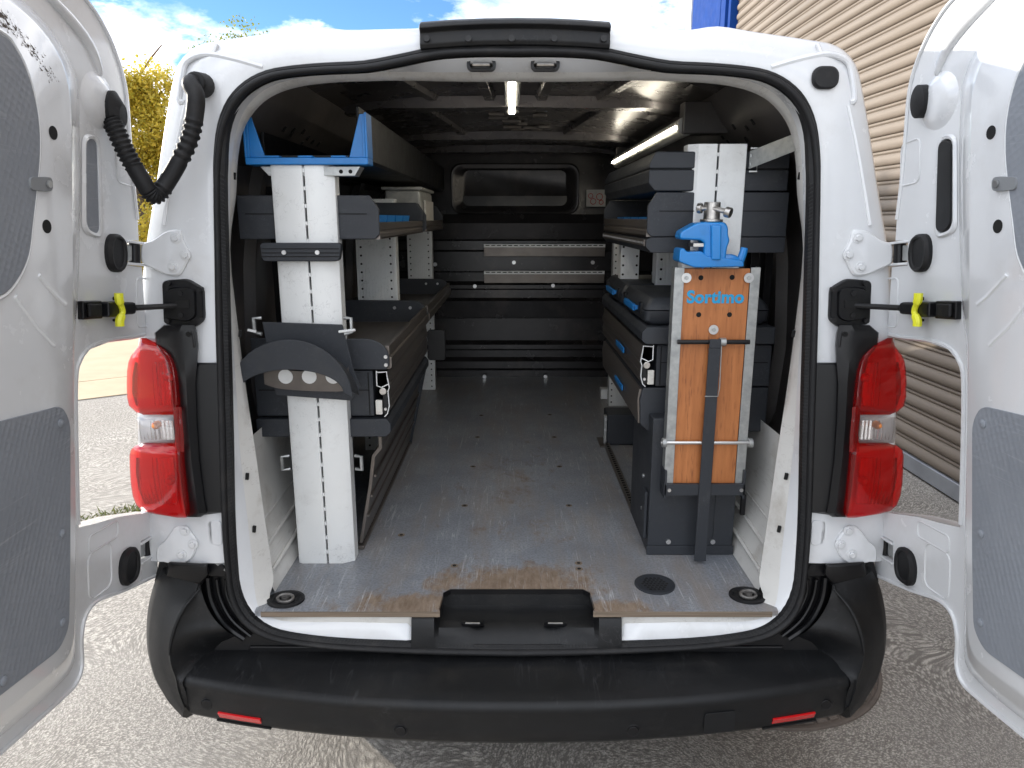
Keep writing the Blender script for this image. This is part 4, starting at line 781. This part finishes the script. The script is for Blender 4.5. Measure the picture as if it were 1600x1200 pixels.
# ---- left unit
LU = thing('shelving_unit', 'dark metal racking with white uprights along the left side of the load space', 'shelving', (-.5,.3,.6))
up1 = upright(LU, -.600,-.447,.245,.60,1.655,1)
upright(LU, -.613,-.459,1.24,.60,1.60,1, grooves=True); upright(LU, -.567,-.437,2.30,.60,1.55,1, grooves=True)
for y in (.62,.66,.95): 
    m_ = MB(); m_.box(-.735,-.70,y,y+.02,.95,1.62); m_.build('rear_post', 'smooth_black', LU)
m_ = MB(); m_.prism([(x,.25,z) for x, z in ((-.625,1.652),(-.605,1.630),(-.44,1.630),(-.395,1.630),(-.380,1.652))], (0,.05,0)); m_.build('cradle_plate', 'galvanised', LU, bev=.001)
for x in (-.428,-.405): MB().cyl((x,.249,1.640),(x,.252,1.640),.005,10).build('plate_hole', 'dark_hole', LU)
# blue end cradle
bl = MB(); bl.box(-.655,-.358,.235,.30,1.655,1.672); bl = bl.build('blue_cradle', 'blue_plastic', LU, bev=.003)
for x0, x1, xt in ((-.655,-.608,-.637),(-.358,-.405,-.376)):
    m_ = MB(); m_.prism([(x0,.243,1.672),(x1,.243,1.672),(xt,.243,1.772),(x0+(.004 if x0 < -.5 else -.004),.243,1.772)], (0,.006,0)); m_.build('cradle_gusset', 'blue_plastic', bl, bev=.0015)
    m_ = MB(); m_.box(min(x0,x0+(.006 if x0 < -.5 else -.006)),max(x0,x0+(.006 if x0 < -.5 else -.006)),.235,.30,1.671,1.775); m_.build('cradle_wall', 'blue_plastic', bl, bev=.002)
    m_ = MB(); xx = (x0+xt)/2; m_.box(xx-.003,xx+.003,.237,.25,1.672,1.765); m_.build('cradle_rib', 'blue_plastic', bl, bev=.001)
for x in (-.59,-.51,-.43): MB().box(x-.018,x+.018,.236,.26,1.672,1.6765).build('cradle_pad', 'blue_plastic', bl, bev=.002)
# long gutter on top
m_ = MB(); m_.prism([(x,.32,z) for x, z in ((-.64,1.672),(-.40,1.672),(-.392,1.68),(-.392,1.80),(-.399,1.80),(-.399,1.684),(-.633,1.684),(-.633,1.74),(-.64,1.74))], (0,2.28,0)); m_.build('long_gutter', 'black_plastic', LU, bev=.0015)
sh1 = tray(LU, -.345,-.70,.28,1.18,1.477,1.585,.042,.022)
sh2 = tray(LU, -.345,-.70,1.30,1.98,1.477,1.585,.042,.03)
# strap block clamped on the post
ck = MB(); ck.prism([(x,.222,z) for x, z in [tuple(q) for q in roundpoly([V((-.632,1.47)),V((-.628,1.425)),V((-.437,1.425)),V((-.430,1.47))], .012)]], (0,.022,0)); ck = ck.build('strap_clamp', 'slate', LU, bev=.003)
for z in (1.437,1.446,1.456): MB().box(-.628,-.436,.2208,.223,z-.001,z+.001).build('clamp_groove', 'dark_hole', ck)
for x in (-.572,-.490): MB().cyl((x,.223,1.447),(x,.2185,1.447),.0055,10).build('screw', 'bolt', ck)
# hose rest: half-moon saddle
hm = MB(); arc = []
N_ = 22
outer = [(-.552+.150*math.cos(t)*-1, 1.102+.142*math.sin(t)) for t in [math.pi*(.0+1.0*k/N_) for k in range(N_+1)]]
inner = [(-.552+.128*math.cos(t)*-1, 1.112+.058*math.sin(t)) for t in [math.pi*(1-1.0*k/N_) for k in range(N_+1)]]
hm.prism([(x,.135,z) for x, z in outer+inner], (0,.006,0)); hm = hm.build('hose_saddle', 'slate', LU, bev=.002)
m_ = MB(); top_ = outer[1:-1]; m_.loft([[V((x,.14,z-.002)) for x, z in top_], [V((x,.215,z-.03)) for x, z in top_], [V((x,.215,z-.036)) for x, z in top_], [V((x,.14,z-.008)) for x, z in top_]], False); m_.build('saddle_top', 'slate', hm)
bk = MB(); bk.prism([(x,.222,z) for x, z in ((-.640,1.275),(-.438,1.268),(-.418,1.16),(-.400,1.105),(-.425,1.07),(-.62,1.085))], (0,.004,0)); bk.build('saddle_back', 'slate', hm, bev=.002)
lo_ = MB(); pts = smooth([V((x,0,z)) for x, z in ((-.640,1.13),(-.60,1.118),(-.52,1.112),(-.44,1.112),(-.425,1.125))], 4); lo_.prism([(p.x,.205,p.z-.012) for p in pts]+[(p.x,.205,p.z+.038) for p in reversed(pts)], (0,.004,0)); lo_ = lo_.build('saddle_cheek', 'shelf_profile', hm)
for x in (-.585,-.525,-.465): MB().cyl((x,.2052,1.138),(x,.2035,1.138),.0185,20).build('cheek_hole', 'alu_white', lo_)
for x, s_ in ((-.640,-1),(-.432,1)):
    MB().tube([(x,.22,1.285),(x+s_*.018,.215,1.285),(x+s_*.018,.215,1.25),(x+s_*.0,.213,1.245)], .005, 8).build('wire_hook', 'galvanised', hm)
    MB().tube([(x-.012,.208,1.252),(x+.03*s_,.20,1.258)], .0035, 6).build('cable_tie', 'alu_white', hm)
for x, s_ in ((-.612,-1),(-.434,1)):
    MB().tube([(x,.27,.905),(x+s_*.018,.262,.905),(x+s_*.018,.262,.868),(x,.27,.868)], .005, 8).build('wire_hook', 'galvanised', LU)
# middle open tray with rounded end brackets, two bays
for y0, y1 in ((.30,1.17),(1.20,2.20)):
    o = tray(LU, -.337,-.70,y0,y1,1.137,1.19,.062,.03, nm='tray', ends=False)
    pts = [(-.70,1.137),(-.345,1.137),(-.337,1.15)]+[(-.337-.06*(1-math.cos(t)), 1.17+.05*math.sin(t)) for t in [math.pi/2*k/5 for k in range(6)]]+[(-.70,1.222)]
    for y in (y0-.006,y1-.004): endcap(o, pts, y, .006, 'end_bracket', bev=.002)
    for x in (-.46,-.40): MB().cyl((x,y1-.004,1.195),(x,y1-.008,1.195),.006,10).build('bolt_head', 'bolt', o)
    for z in (1.150,1.172): MB().cyl((-.345,y0-.005,z),(-.345,y0-.010,z),.005,8).build('screw', 'bolt', o)
    m_ = MB()
    m_.prism([(-.337,y0,1.137),(-.331,y0,1.142),(-.331,y0,1.168),(-.337,y0,1.172)], (0,y1-y0,0)); m_.build('lip_rail', 'shelf_profile', o, bev=.001)
# drawer block below
def drawer_block(unit, xi, xo, y0, y1, z0, z1, nm):
    s = 1 if xi > xo else -1; cx_ = xi-s*.045
    m_ = MB(); m_.box(min(xo,cx_),max(xo,cx_),y0,y1,z0,z1); o = m_.build(nm, 'slate', unit, bev=.003)
    h = z1-z0
    MB().box(min(xo+s*.01,cx_-s*.01),max(xo+s*.01,cx_-s*.01),y0-.0015,y0+.001,z0+h*.57,z0+h*.57+.002).build('seam', 'dark_hole', o)
    MB().box(cx_-.0015-s*.012,cx_+.0015-s*.012,y0-.0015,y0+.001,z0+.004,z1-.004).build('seam', 'dark_hole', o)
    # hollow drawer-front extrusion: wall of constant thickness, cut end bright
    pf = [(xi-s*.034,z1),(xi-s*.030,z1-.004),(xi-s*.006,z1-.002),(xi-s*.004,z1-.02),(xi,z1-.045),(xi-s*.004,z1-.055),(xi-s*.002,z0+.03),(xi-s*.008,z0+.008),(xi-s*.016,z0)]
    m_ = MB(); q0 = [V((x,y0-.004,z)) for x, z in pf]; q1 = [V((x,y1,z)) for x, z in pf]; ip = [(x-s*.0025,z) for x, z in pf]
    m_.loft([q0, q1, [V((x,y1,z)) for x, z in ip], [V((x,y0-.004,z)) for x, z in ip], q0], False); fr_ = m_.build('drawer_front', 'shelf_profile', o, ang=25)
    m_ = MB(); m_.tube([V((x-s*.001,y0-.005,z)) for x, z in pf], .0016, 5); m_.build('cut_edge', 'alu_white', fr_)
    m_ = MB(); m_.tube([V((x,y0-.005,z)) for x, z in ((xi-s*.034,z1-.001),(xi-s*.034,z1-.040),(xi-s*.022,z1-.045),(xi-s*.004,z1-.036))], .0016, 5); m_.build('cut_edge', 'alu_white', fr_)
    m_ = MB(); m_.cyl((xi-s*.018,y0-.004,z1-.055),(xi-s*.018,y0-.010,z1-.055),.010,16); m_.build('lock_disc', 'steel', fr_, bev=.002)
    m_ = MB(); m_.box(min(xi-s*.040,xi-s*.022),max(xi-s*.040,xi-s*.022),y0-.006,y0+.004,z0+.006,z0+.046); m_.build('lock_block', 'sticker', fr_, bev=.002)
    m_ = MB(); m_.box(min(xi-s*.020,xi-s*.006),max(xi-s*.020,xi-s*.006),y0-.005,y0+.02,z0+.006,z1-.06); m_.build('lock_body', 'rubber', fr_, bev=.003); MB().cyl((xi-s*.013,y0-.005,z0+.022),(xi-s*.013,y0-.009,z0+.022),.004,8).build('screw', 'bolt', fr_)
    for k, zz in enumerate((z0+h*.18,z0+h*.36,z0+h*.70)): MB().box(min(xi,xi+s*.0015),max(xi,xi+s*.0015),y0+.01,y1-.01,zz,zz+.003).build('front_rib', 'shelf_profile', fr_)
    return o
drawer_block(LU, -.338,-.70,.30,1.18,1.007,1.133,'drawer')
m_ = MB(); m_.prism([(-.70,.285,.953),(-.352,.285,.953),(-.338,.285,.965),(-.338,.285,.990),(-.348,.285,1.003),(-.70,.285,1.003)], (0,.90,0)); m_.build('base_shelf', 'slate', LU, bev=.003)
# lower flap and its floor track
m_ = MB()
pfl = [(-.372,.950),(-.372,.905),(-.392,.880),(-.404,.80),(-.432,.66),(-.440,.62),(-.450,.62),(-.442,.66),(-.414,.80),(-.402,.885),(-.382,.91),(-.382,.950)]
m_.prism([(x,.33,z) for x, z in pfl], (0,.98,0)); lf = m_.build('lower_flap', 'shelf_profile', LU, bev=.0015)
for x, z in ((-.399,.82),(-.412,.76),(-.424,.70)): MB().box(x,x+.006,.335,1.305,z,z+.006).build('flap_rib', 'shelf_profile', lf)
m_ = MB(); m_.prism([(x,1.315,z) for x, z in ((-.46,.60),(-.435,.60),(-.400,.76),(-.365,.92),(-.39,.92),(-.43,.76))], (0,.006,0)); m_.build('flap_end', 'slate', LU, bev=.001)
def track(unit, x, y0, y1, nm='floor_track'):
    m_ = MB(); m_.box(x-.012,x+.012,y0,y1,.6008,.612); o = m_.build(nm, 'shelf_profile', unit, bev=.002); m_ = MB(); y = y0+.015
    while y < y1-.01: m_.box(x-.005,x+.005,y,y+.012,.6115,.6126); y += .023
    m_.build('track_slots', 'dark_hole', o, kind='stuff'); return o
track(LU, -.448,.33,1.36)
m_ = MB(); m_.prism([(x,1.19,z) for x, z in rrect(-.342,-.272,.985,1.105,.012)], (0,.02,0)); m_.build('drawer_stop', 'smooth_black', LU, bev=.003)
# blue bins and a clear box on the upper left shelf
def bin_(x0, x1, y0, y1, z, h, lb, grp):
    t = thing('small_parts_bin', lb, 'bin', ((x0+x1)/2,(y0+y1)/2,z), grp); k = .006
    m_ = MB(); m_.loft([[(x0,y0,z),(x1,y0,z),(x1,y1,z),(x0,y1,z)],[(x0-k,y0-k,z+h),(x1+k,y0-k,z+h),(x1+k,y1+k,z+h),(x0-k,y1+k,z+h)],[(x0+.001,y0+.001,z+h),(x1-.001,y0+.001,z+h),(x1-.001,y1-.001,z+h),(x0+.001,y1-.001,z+h)],[(x0+.004,y0+.004,z+.004),(x1-.004,y0+.004,z+.004),(x1-.004,y1-.004,z+.004),(x0+.004,y1-.004,z+.004)]], True, True, True); m_.build('tub', 'blue_plastic', t); 
    m_ = MB(); m_.box(x0+.02,x1-.02,y0-k-.006,y0-k,z+h*.45,z+h*.75); m_.build('grip', 'blue_plastic', t, bev=.001); return t
for k in range(4): bin_(-.50,-.375,.40+.155*k,.53+.155*k,1.4825,.055,['nearest','second','third','farthest'][k]+' blue parts bin on the upper left shelf', 'blue bins on the upper left shelf')
cb = thing('clear_case', 'cloudy clear plastic case standing on the far upper left shelf', 'case', (-.42,1.65,1.482))
MB().loft([[(-.52,1.45,1.482),(-.375,1.45,1.482),(-.375,1.85,1.482),(-.52,1.85,1.482)],[(-.53,1.43,1.64),(-.385,1.43,1.64),(-.385,1.87,1.64),(-.53,1.87,1.64)]], True, True, True).build('shell', 'frosted', cb, bev=.012)
MB().box(-.378,-.370,1.50,1.80,1.50,1.60).build('label_panel', 'sticker', cb, bev=.002)
MB().box(-.54,-.374,1.42,1.88,1.64,1.652).build('lid', 'frosted', cb, bev=.004)
# ---- right unit
RU = thing('shelving_unit', 'dark metal racking with a white upright along the right side of the load space', 'shelving', (.5,.3,.6))
upright(RU, .436,.588,.325,.98,1.712,-1)
upright(RU, .46,.60,.80,1.25,1.45,1, grooves=True); upright(RU, .48,.58,1.95,.60,1.60,1, grooves=True); upright(RU, .375,.44,1.00,1.25,1.45,1, grooves=True)
for y in (.45,.50):
    for x in (.655,.695):
        m_ = MB(); m_.box(x,x+.02,y,y+.004,.9,1.62); m_.build('rear_post', 'smooth_black', RU)
# stay from post to door pillar
m_ = MB(); a_, b_ = V((.588,.318,1.672)), V((.672,.155,1.712)); m_.loft([[a_+V((0,0,-.022)),a_+V((0,0,.022)),a_+V((0,.004,.022)),a_+V((0,.004,-.022))],[b_+V((0,0,-.020)),b_+V((0,0,.020)),b_+V((0,.004,.020)),b_+V((0,.004,-.020))]], True, True, True); st = m_.build('steel_stay', 'galvanised', RU, bev=.001)
MB().box(.664,.69,.150,.156,1.665,1.725).build('stay_foot', 'galvanised', st, bev=.002); MB().cyl((.676,.152,1.70),(.676,.141,1.70),.009,6).build('bolt_head', 'bolt', st)
for z in (1.652,1.672,1.692): MB().tube([(.588,.316,z-.008),(.606,.312,z-.008),(.606,.312,z+.008),(.588,.316,z+.008)], .003, 6).build('stay_tooth', 'galvanised', st)
sc = tray(RU, .338,.70,.33,1.23,1.482,1.594,.045,.022, nm='tray')
for k in range(5):
    bin_(.385,.47,.40+.155*k,.53+.155*k,1.4875,.045,['nearest','second','middle','fourth','farthest'][k]+' blue parts bin in the open right tray under the top case', 'blue bins in the right tray')
ps = MB(); ps.prism([(.70,.33,1.441),(.352,.33,1.441),(.338,.33,1.455),(.338,.33,1.474),(.350,.33,1.481),(.70,.33,1.481)], (0,.90,0)); ps = ps.build('perforated_shelf', 'slate', RU, bev=.002)
m_ = MB(); m_.box(.3345,.338,.345,1.22,1.458,1.474); m_.build('shelf_strip', 'shelf_profile', ps)
m_ = MB()
for k in range(40): m_.cyl((.3345,.36+.0215*k,1.466),(.3338,.36+.0215*k,1.466),.0045,6)
m_.build('perforation', 'bolt', ps, kind='stuff')
def case(nm, lb, x0, x1, y0, y1, z0, z1, cham=.02, handle=None, grp=None):
    t = thing(nm, lb, 'case', ((x0+x1)/2,(y0+y1)/2,z0), grp); h = z1-z0; zs_ = z0+h*.55
    def rg(z, i): return [V((x,y,z)) for x, y in rrect(x0+i,x1-i,y0+i,y1-i,.016,3)]
    MB().loft([rg(z0+.001,.012), rg(z0+.012,.002), rg(zs_-.0015,0)], True, True, True).build('lower_shell', 'slate', t, ang=40)
    MB().loft([rg(zs_+.0015,0), rg(z1-cham,.004), rg(z1-.003,cham*.8), rg(z1,cham)], True, True, True).build('lid', 'slate', t, ang=40)
    if handle:
        ym = (y0+y1)/2; MB().box(x0-.014,x0-.004,ym-.085,ym+.085,zs_-.016,zs_+.004).build('handle', 'blue_plastic', t, bev=.004)
        for yy in (ym-.085, ym+.075): MB().box(x0-.012,x0+.004,yy,yy+.010,zs_-.012,zs_).build('handle_lug', 'blue_plastic', t, bev=.002)
        for yy in (ym-.14, ym+.14): MB().box(x0-.004,x0+.004,yy-.016,yy+.016,zs_-.016,zs_+.016).build('latch', 'smooth_black', t, bev=.002)
    return t
lc = thing('long_case', 'long dark closed case on top of the right racking beside the white post', 'case', (.515,.33,1.5965))
for z0_, z1_, nm_, c0, c1 in ((1.5965,1.650,'lower_shell',.016,0), (1.652,1.694,'lid',0,.016)):
    MB().prism([(.695,.33,z0_),(.338+c0,.33,z0_),(.338,.33,z0_+c0*1.3),(.338,.33,z1_-c1*1.8),(.338+c1,.33,z1_),(.695,.33,z1_)], (0,.90,0)).build(nm_, 'slate', lc, bev=.004)
MB().box(.341,.690,.334,1.226,1.6495,1.6525).build('seam', 'dark_hole', lc)
case('tool_case', 'near dark tool case with blue handle behind the wooden board', .35,.69,.37,.78,1.2445,1.318, handle=1, grp='tool cases on the right shelf')
case('tool_case', 'far dark tool case with blue handle deeper in on the right shelf', .35,.69,.80,1.21,1.2445,1.318, handle=1, grp='tool cases on the right shelf')
m_ = MB(); m_.prism([(.70,.345,1.196),(.352,.345,1.196),(.340,.345,1.206),(.340,.345,1.228),(.352,.345,1.243),(.70,.345,1.243)], (0,.89,0)); m_.build('case_shelf', 'slate', RU, bev=.003)
drawer_block(RU, .340,.70,.36,1.20,1.076,1.192,'drawer'); 
d2 = MB(); d2.prism([(.70,.36,.945),(.372,.36,.945),(.348,.36,.965),(.344,.36,1.04),(.352,.36,1.072),(.70,.36,1.072)], (0,.82,0)); d2 = d2.build('drawer', 'slate', RU, bev=.004)
MB().prism([(.3435,.37,1.066),(.3395,.37,1.035),(.3435,.37,.968),(.3475,.37,.968),(.345,.37,1.04),(.350,.37,1.066)], (0,.80,0)).build('drawer_front', 'shelf_profile', d2)
for z in (1.12,1.0): MB().box(.333,.3385,.62,.78,z,z+.018).build('blue_pull', 'blue_plastic', d2, bev=.003)
# steel box below, floor items
bx = MB(); bx.box(.372,.612,.302,.60,.602,1.0); bx = bx.build('steel_cabinet', 'slate', RU, bev=.003)
MB().box(.369,.615,.297,.3015,.602,.628).build('cabinet_skirt', 'slate', bx, bev=.001)
for x in (.43,.555): MB().cyl((x,.302,.640),(x,.297,.640),.007,10).build('bolt_head', 'bolt', bx)
MB().box(.555,.561,.2995,.303,.63,.99).build('cabinet_fold', 'slate', bx); MB().box(.362,.371,.32,.36,.64,.78).build('cabinet_bracket', 'slate', bx, bev=.002)
for z in (.80,.70): MB().cyl((.372,.40,z),(.368,.40,z),.006,8).build('screw', 'bolt', bx)
track(RU, .385,.56,1.33)
m_ = MB(); m_.box(.355,.40,1.27,1.40,.6008,.606); m_.build('track_plate', 'shelf_profile', RU, bev=.001)
nb = thing('junction_box', 'small dark box with pale bracket on the floor beside the right racking', 'box', (.44,1.3,.6))
MB().box(.385,.52,1.30,1.42,.602,.735).build('housing', 'slate', nb, bev=.006); MB().box(.372,.384,1.295,1.32,.61,.73).build('bracket', 'galvanised', nb, bev=.002)
for z in (.625,.67,.715): MB().cyl((.378,1.296,z),(.378,1.290,z),.006,8).build('screw', 'bolt', nb)
MB().box(.50,.535,1.30,1.33,.60,.70).build('clamp', 'rubber', nb, bev=.003)
m_ = MB(); m_.box(.455,.55,2.08,2.14,.602,.655); wf = m_.build('white_foot', 'alu_white', RU, bev=.002)
# ---- fold-down bench board with its steel leg
JB = thing('bench_board', 'orange wooden bench board with steel side channels and blue lettering, folded up', 'workbench', (.508,.26,.8))
yb = .262
MB().box(.425,.592,yb,yb+.018,.815,1.405).build('board', 'wood', JB, bev=.001)
for x0, x1, s_ in ((.400,.4245,-1),(.5925,.617,1)):
    m_ = MB(); xa, xb = (x0, x1)
    pf = [(xa,yb-.004),(xb,yb-.004),(xb,yb-.0015),(xa+.0025,yb-.0015),(xa+.0025,yb+.03),(xa,yb+.03)] if s_ < 0 else [(xb,yb-.004),(xb,yb+.03),(xb-.0025,yb+.03),(xb-.0025,yb-.0015),(xa,yb-.0015),(xa,yb-.004)]
    m_.prism([(x,y,.812) for x, y in pf], (0,0,.596)); m_.build('side_channel', 'galvanised', JB, bev=.0006)
for x, z, in ((.430,1.382),(.588,1.382),(.507,1.250)):
    w_ = MB(); w_.cyl((x,yb-.004,z),(x,yb-.0068,z),.0125,18); w_ = w_.build('washer', 'bolt', JB); MB().cyl((x,yb-.0065,z),(x,yb-.0105,z),.0055,6).build('bolt_head', 'galvanised', w_)
for x, z in ((.468,1.382),(.547,1.383),(.468,1.288),(.547,1.288)): MB().cyl((x,yb-.0008,z),(x,yb+.004,z),.0065,14).build('drill_hole', 'dark_hole', JB)
MB().tube([(.415,yb-.012,1.219),(.60,yb-.012,1.219)], .006, 10).build('pivot_rod', 'smooth_black', JB)
MB().cyl((.522,yb-.012,1.219),(.538,yb-.012,1.219),.011,12).build('rod_collar', 'galvanised', JB)
MB().tube([(.385,yb-.012,.948),(.63,yb-.012,.948)], .0048, 10).build('pivot_rod', 'bolt', JB)
for x in (.393,.622): MB().cyl((x-.006,yb-.012,.948),(x+.006,yb-.012,.948),.013,14).build('rod_nut', 'galvanised', JB, bev=.002)
lg = MB(); lg.box(.494,.524,yb-.024,yb-.019,1.205,1.228); lg.prism([(.4935,yb-.022,1.205),(.5245,yb-.022,1.205),(.5225,yb-.022,.61),(.4900,yb-.022,.61)], (0,.005,0)); lg = lg.build('folding_leg', 'slate', JB, bev=.0015)
MB().tube([(.526,yb-.02,1.21),(.527,yb-.024,1.10),(.524,yb-.024,1.078),(.490,yb-.024,1.078)], .0014, 6).build('spring_wire', 'galvanised', JB)
MB().prism([(.398,yb-.016,.832),(.398,yb-.016,.800),(.617,yb-.016,.800),(.617,yb-.016,.832)], (0,.012,0)).build('bottom_angle', 'slate', JB, bev=.001)
for x in (.402,.6135): MB().box(x-.003,x+.003,yb-.016,yb+.06,.79,.87).build('angle_ear', 'slate', JB, bev=.001)
for x in (.412,.606): MB().cyl((x,yb-.0155,.816),(x,yb-.020,.816),.005,8).build('rivet', 'bolt', JB)
MB().box(.44,.58,yb+.02,yb+.038,.80,.96).build('leg_bracket', 'slate', JB, bev=.003); MB().box(.628,.640,.30,.31,.72,.78).build('latch_strap', 'smooth_black', JB)
# the maker's lettering
tcu = bpy.data.curves.new('lettering', 'FONT'); tcu.body = 'Sortimo'; tcu.align_x = 'CENTER'; tcu.align_y = 'CENTER'; tcu.size = .046; tcu.offset = .0016; tcu.extrude = .0004; tcu.space_character = 1.02
to = bpy.data.objects.new('tmp', tcu); scn.collection.objects.link(to); bpy.context.view_layer.update()
tme = bpy.data.meshes.new_from_object(to.evaluated_get(bpy.context.evaluated_depsgraph_get())); bpy.data.objects.remove(to)
tme.materials.clear(); tme.materials.append(MT['print_blue']); tx = bpy.data.objects.new('lettering', tme); scn.collection.objects.link(tx); tx.parent = JB; tx.location = V((.508,yb-.0009,1.332))-JB.location; tx.rotation_euler = (math.pi/2,0,0); tx['label'] = 'blue printed maker name across the top of the board'
dims = tme.vertices; wx = max(v.co.x for v in dims)-min(v.co.x for v in dims); tx.scale = (.146/wx,)*2+(1,)
# ---- vise
VS = thing('bench_vise', 'bright blue pipe vise clamped on top of the wooden bench board', 'vise', (.49,.25,1.41))
yv = .225; T = .06
jaw = MB(); q = roundpoly([V(p) for p in ((.400,1.478),(.402,1.497),(.440,1.518),(.455,1.520),(.512,1.520),(.520,1.505),(.520,1.49),(.526,1.476),(.520,1.46),(.518,1.425),(.462,1.425),(.462,1.470),(.452,1.476))], .008); jaw.prism([(p.x,yv,p.y) for p in q], (0,T,0)); jaw = jaw.build('upper_jaw', 'vise_blue', VS, bev=.006)
m_ = MB(); m_.prism([(.474,yv-.009,1.514),(.500,yv-.009,1.514),(.504,yv-.009,1.428),(.480,yv-.009,1.428)], (0,.02,0)); m_.build('jaw_rib', 'vise_blue', jaw, bev=.005)
m_ = MB(); q = roundpoly([V(p) for p in ((.400,1.425),(.402,1.456),(.412,1.458),(.420,1.448),(.456,1.450),(.470,1.438),(.520,1.433),(.560,1.428),(.564,1.412),(.44,1.410))], .006); m_.prism([(p.x,yv-.004,p.y) for p in q], (0,T+.01,0)); m_.build('lower_jaw', 'vise_blue', VS, bev=.005)
MB().box(.436,.462,yv+.004,yv+T-.004,1.460,1.469).build('jaw_plate', 'steel', VS, bev=.001)
m_ = MB(); m_.tube(smooth([V((.462,yv+.02,1.414)),V((.50,yv+.02,1.428)),V((.535,yv+.02,1.432)),V((.560,yv+.02,1.420))], 4), .010, 8); m_.build('base_arch', 'vise_blue', VS)
m_ = MB(); m_.tube([(.556,yv+.02,1.414),(.564,yv+.02,1.440),(.568,yv+.02,1.458)], [.010,.010,.009], 10); m_.build('tommy_stub', 'vise_blue', VS, bev=.002)
sc = MB(); sc.cyl((.484,yv+.03,1.518),(.484,yv+.03,1.568),.020,20); sc.cyl((.484,yv+.03,1.520),(.484,yv+.03,1.527),.028,20); sc = sc.build('screw_head', 'steel', VS, bev=.002)
MB().tube([(.455,yv+.035,1.553),(.484,yv+.015,1.553),(.512,yv-.004,1.544)], .0065, 10).build('tommy_bar', 'steel', sc); MB().cyl((.508,yv-.001,1.545),(.520,yv-.010,1.541),.013,14).build('bar_knob', 'steel', sc, bev=.003); MB().cyl((.450,yv+.038,1.553),(.460,yv+.031,1.553),.013,14).build('bar_knob', 'steel', sc, bev=.003)
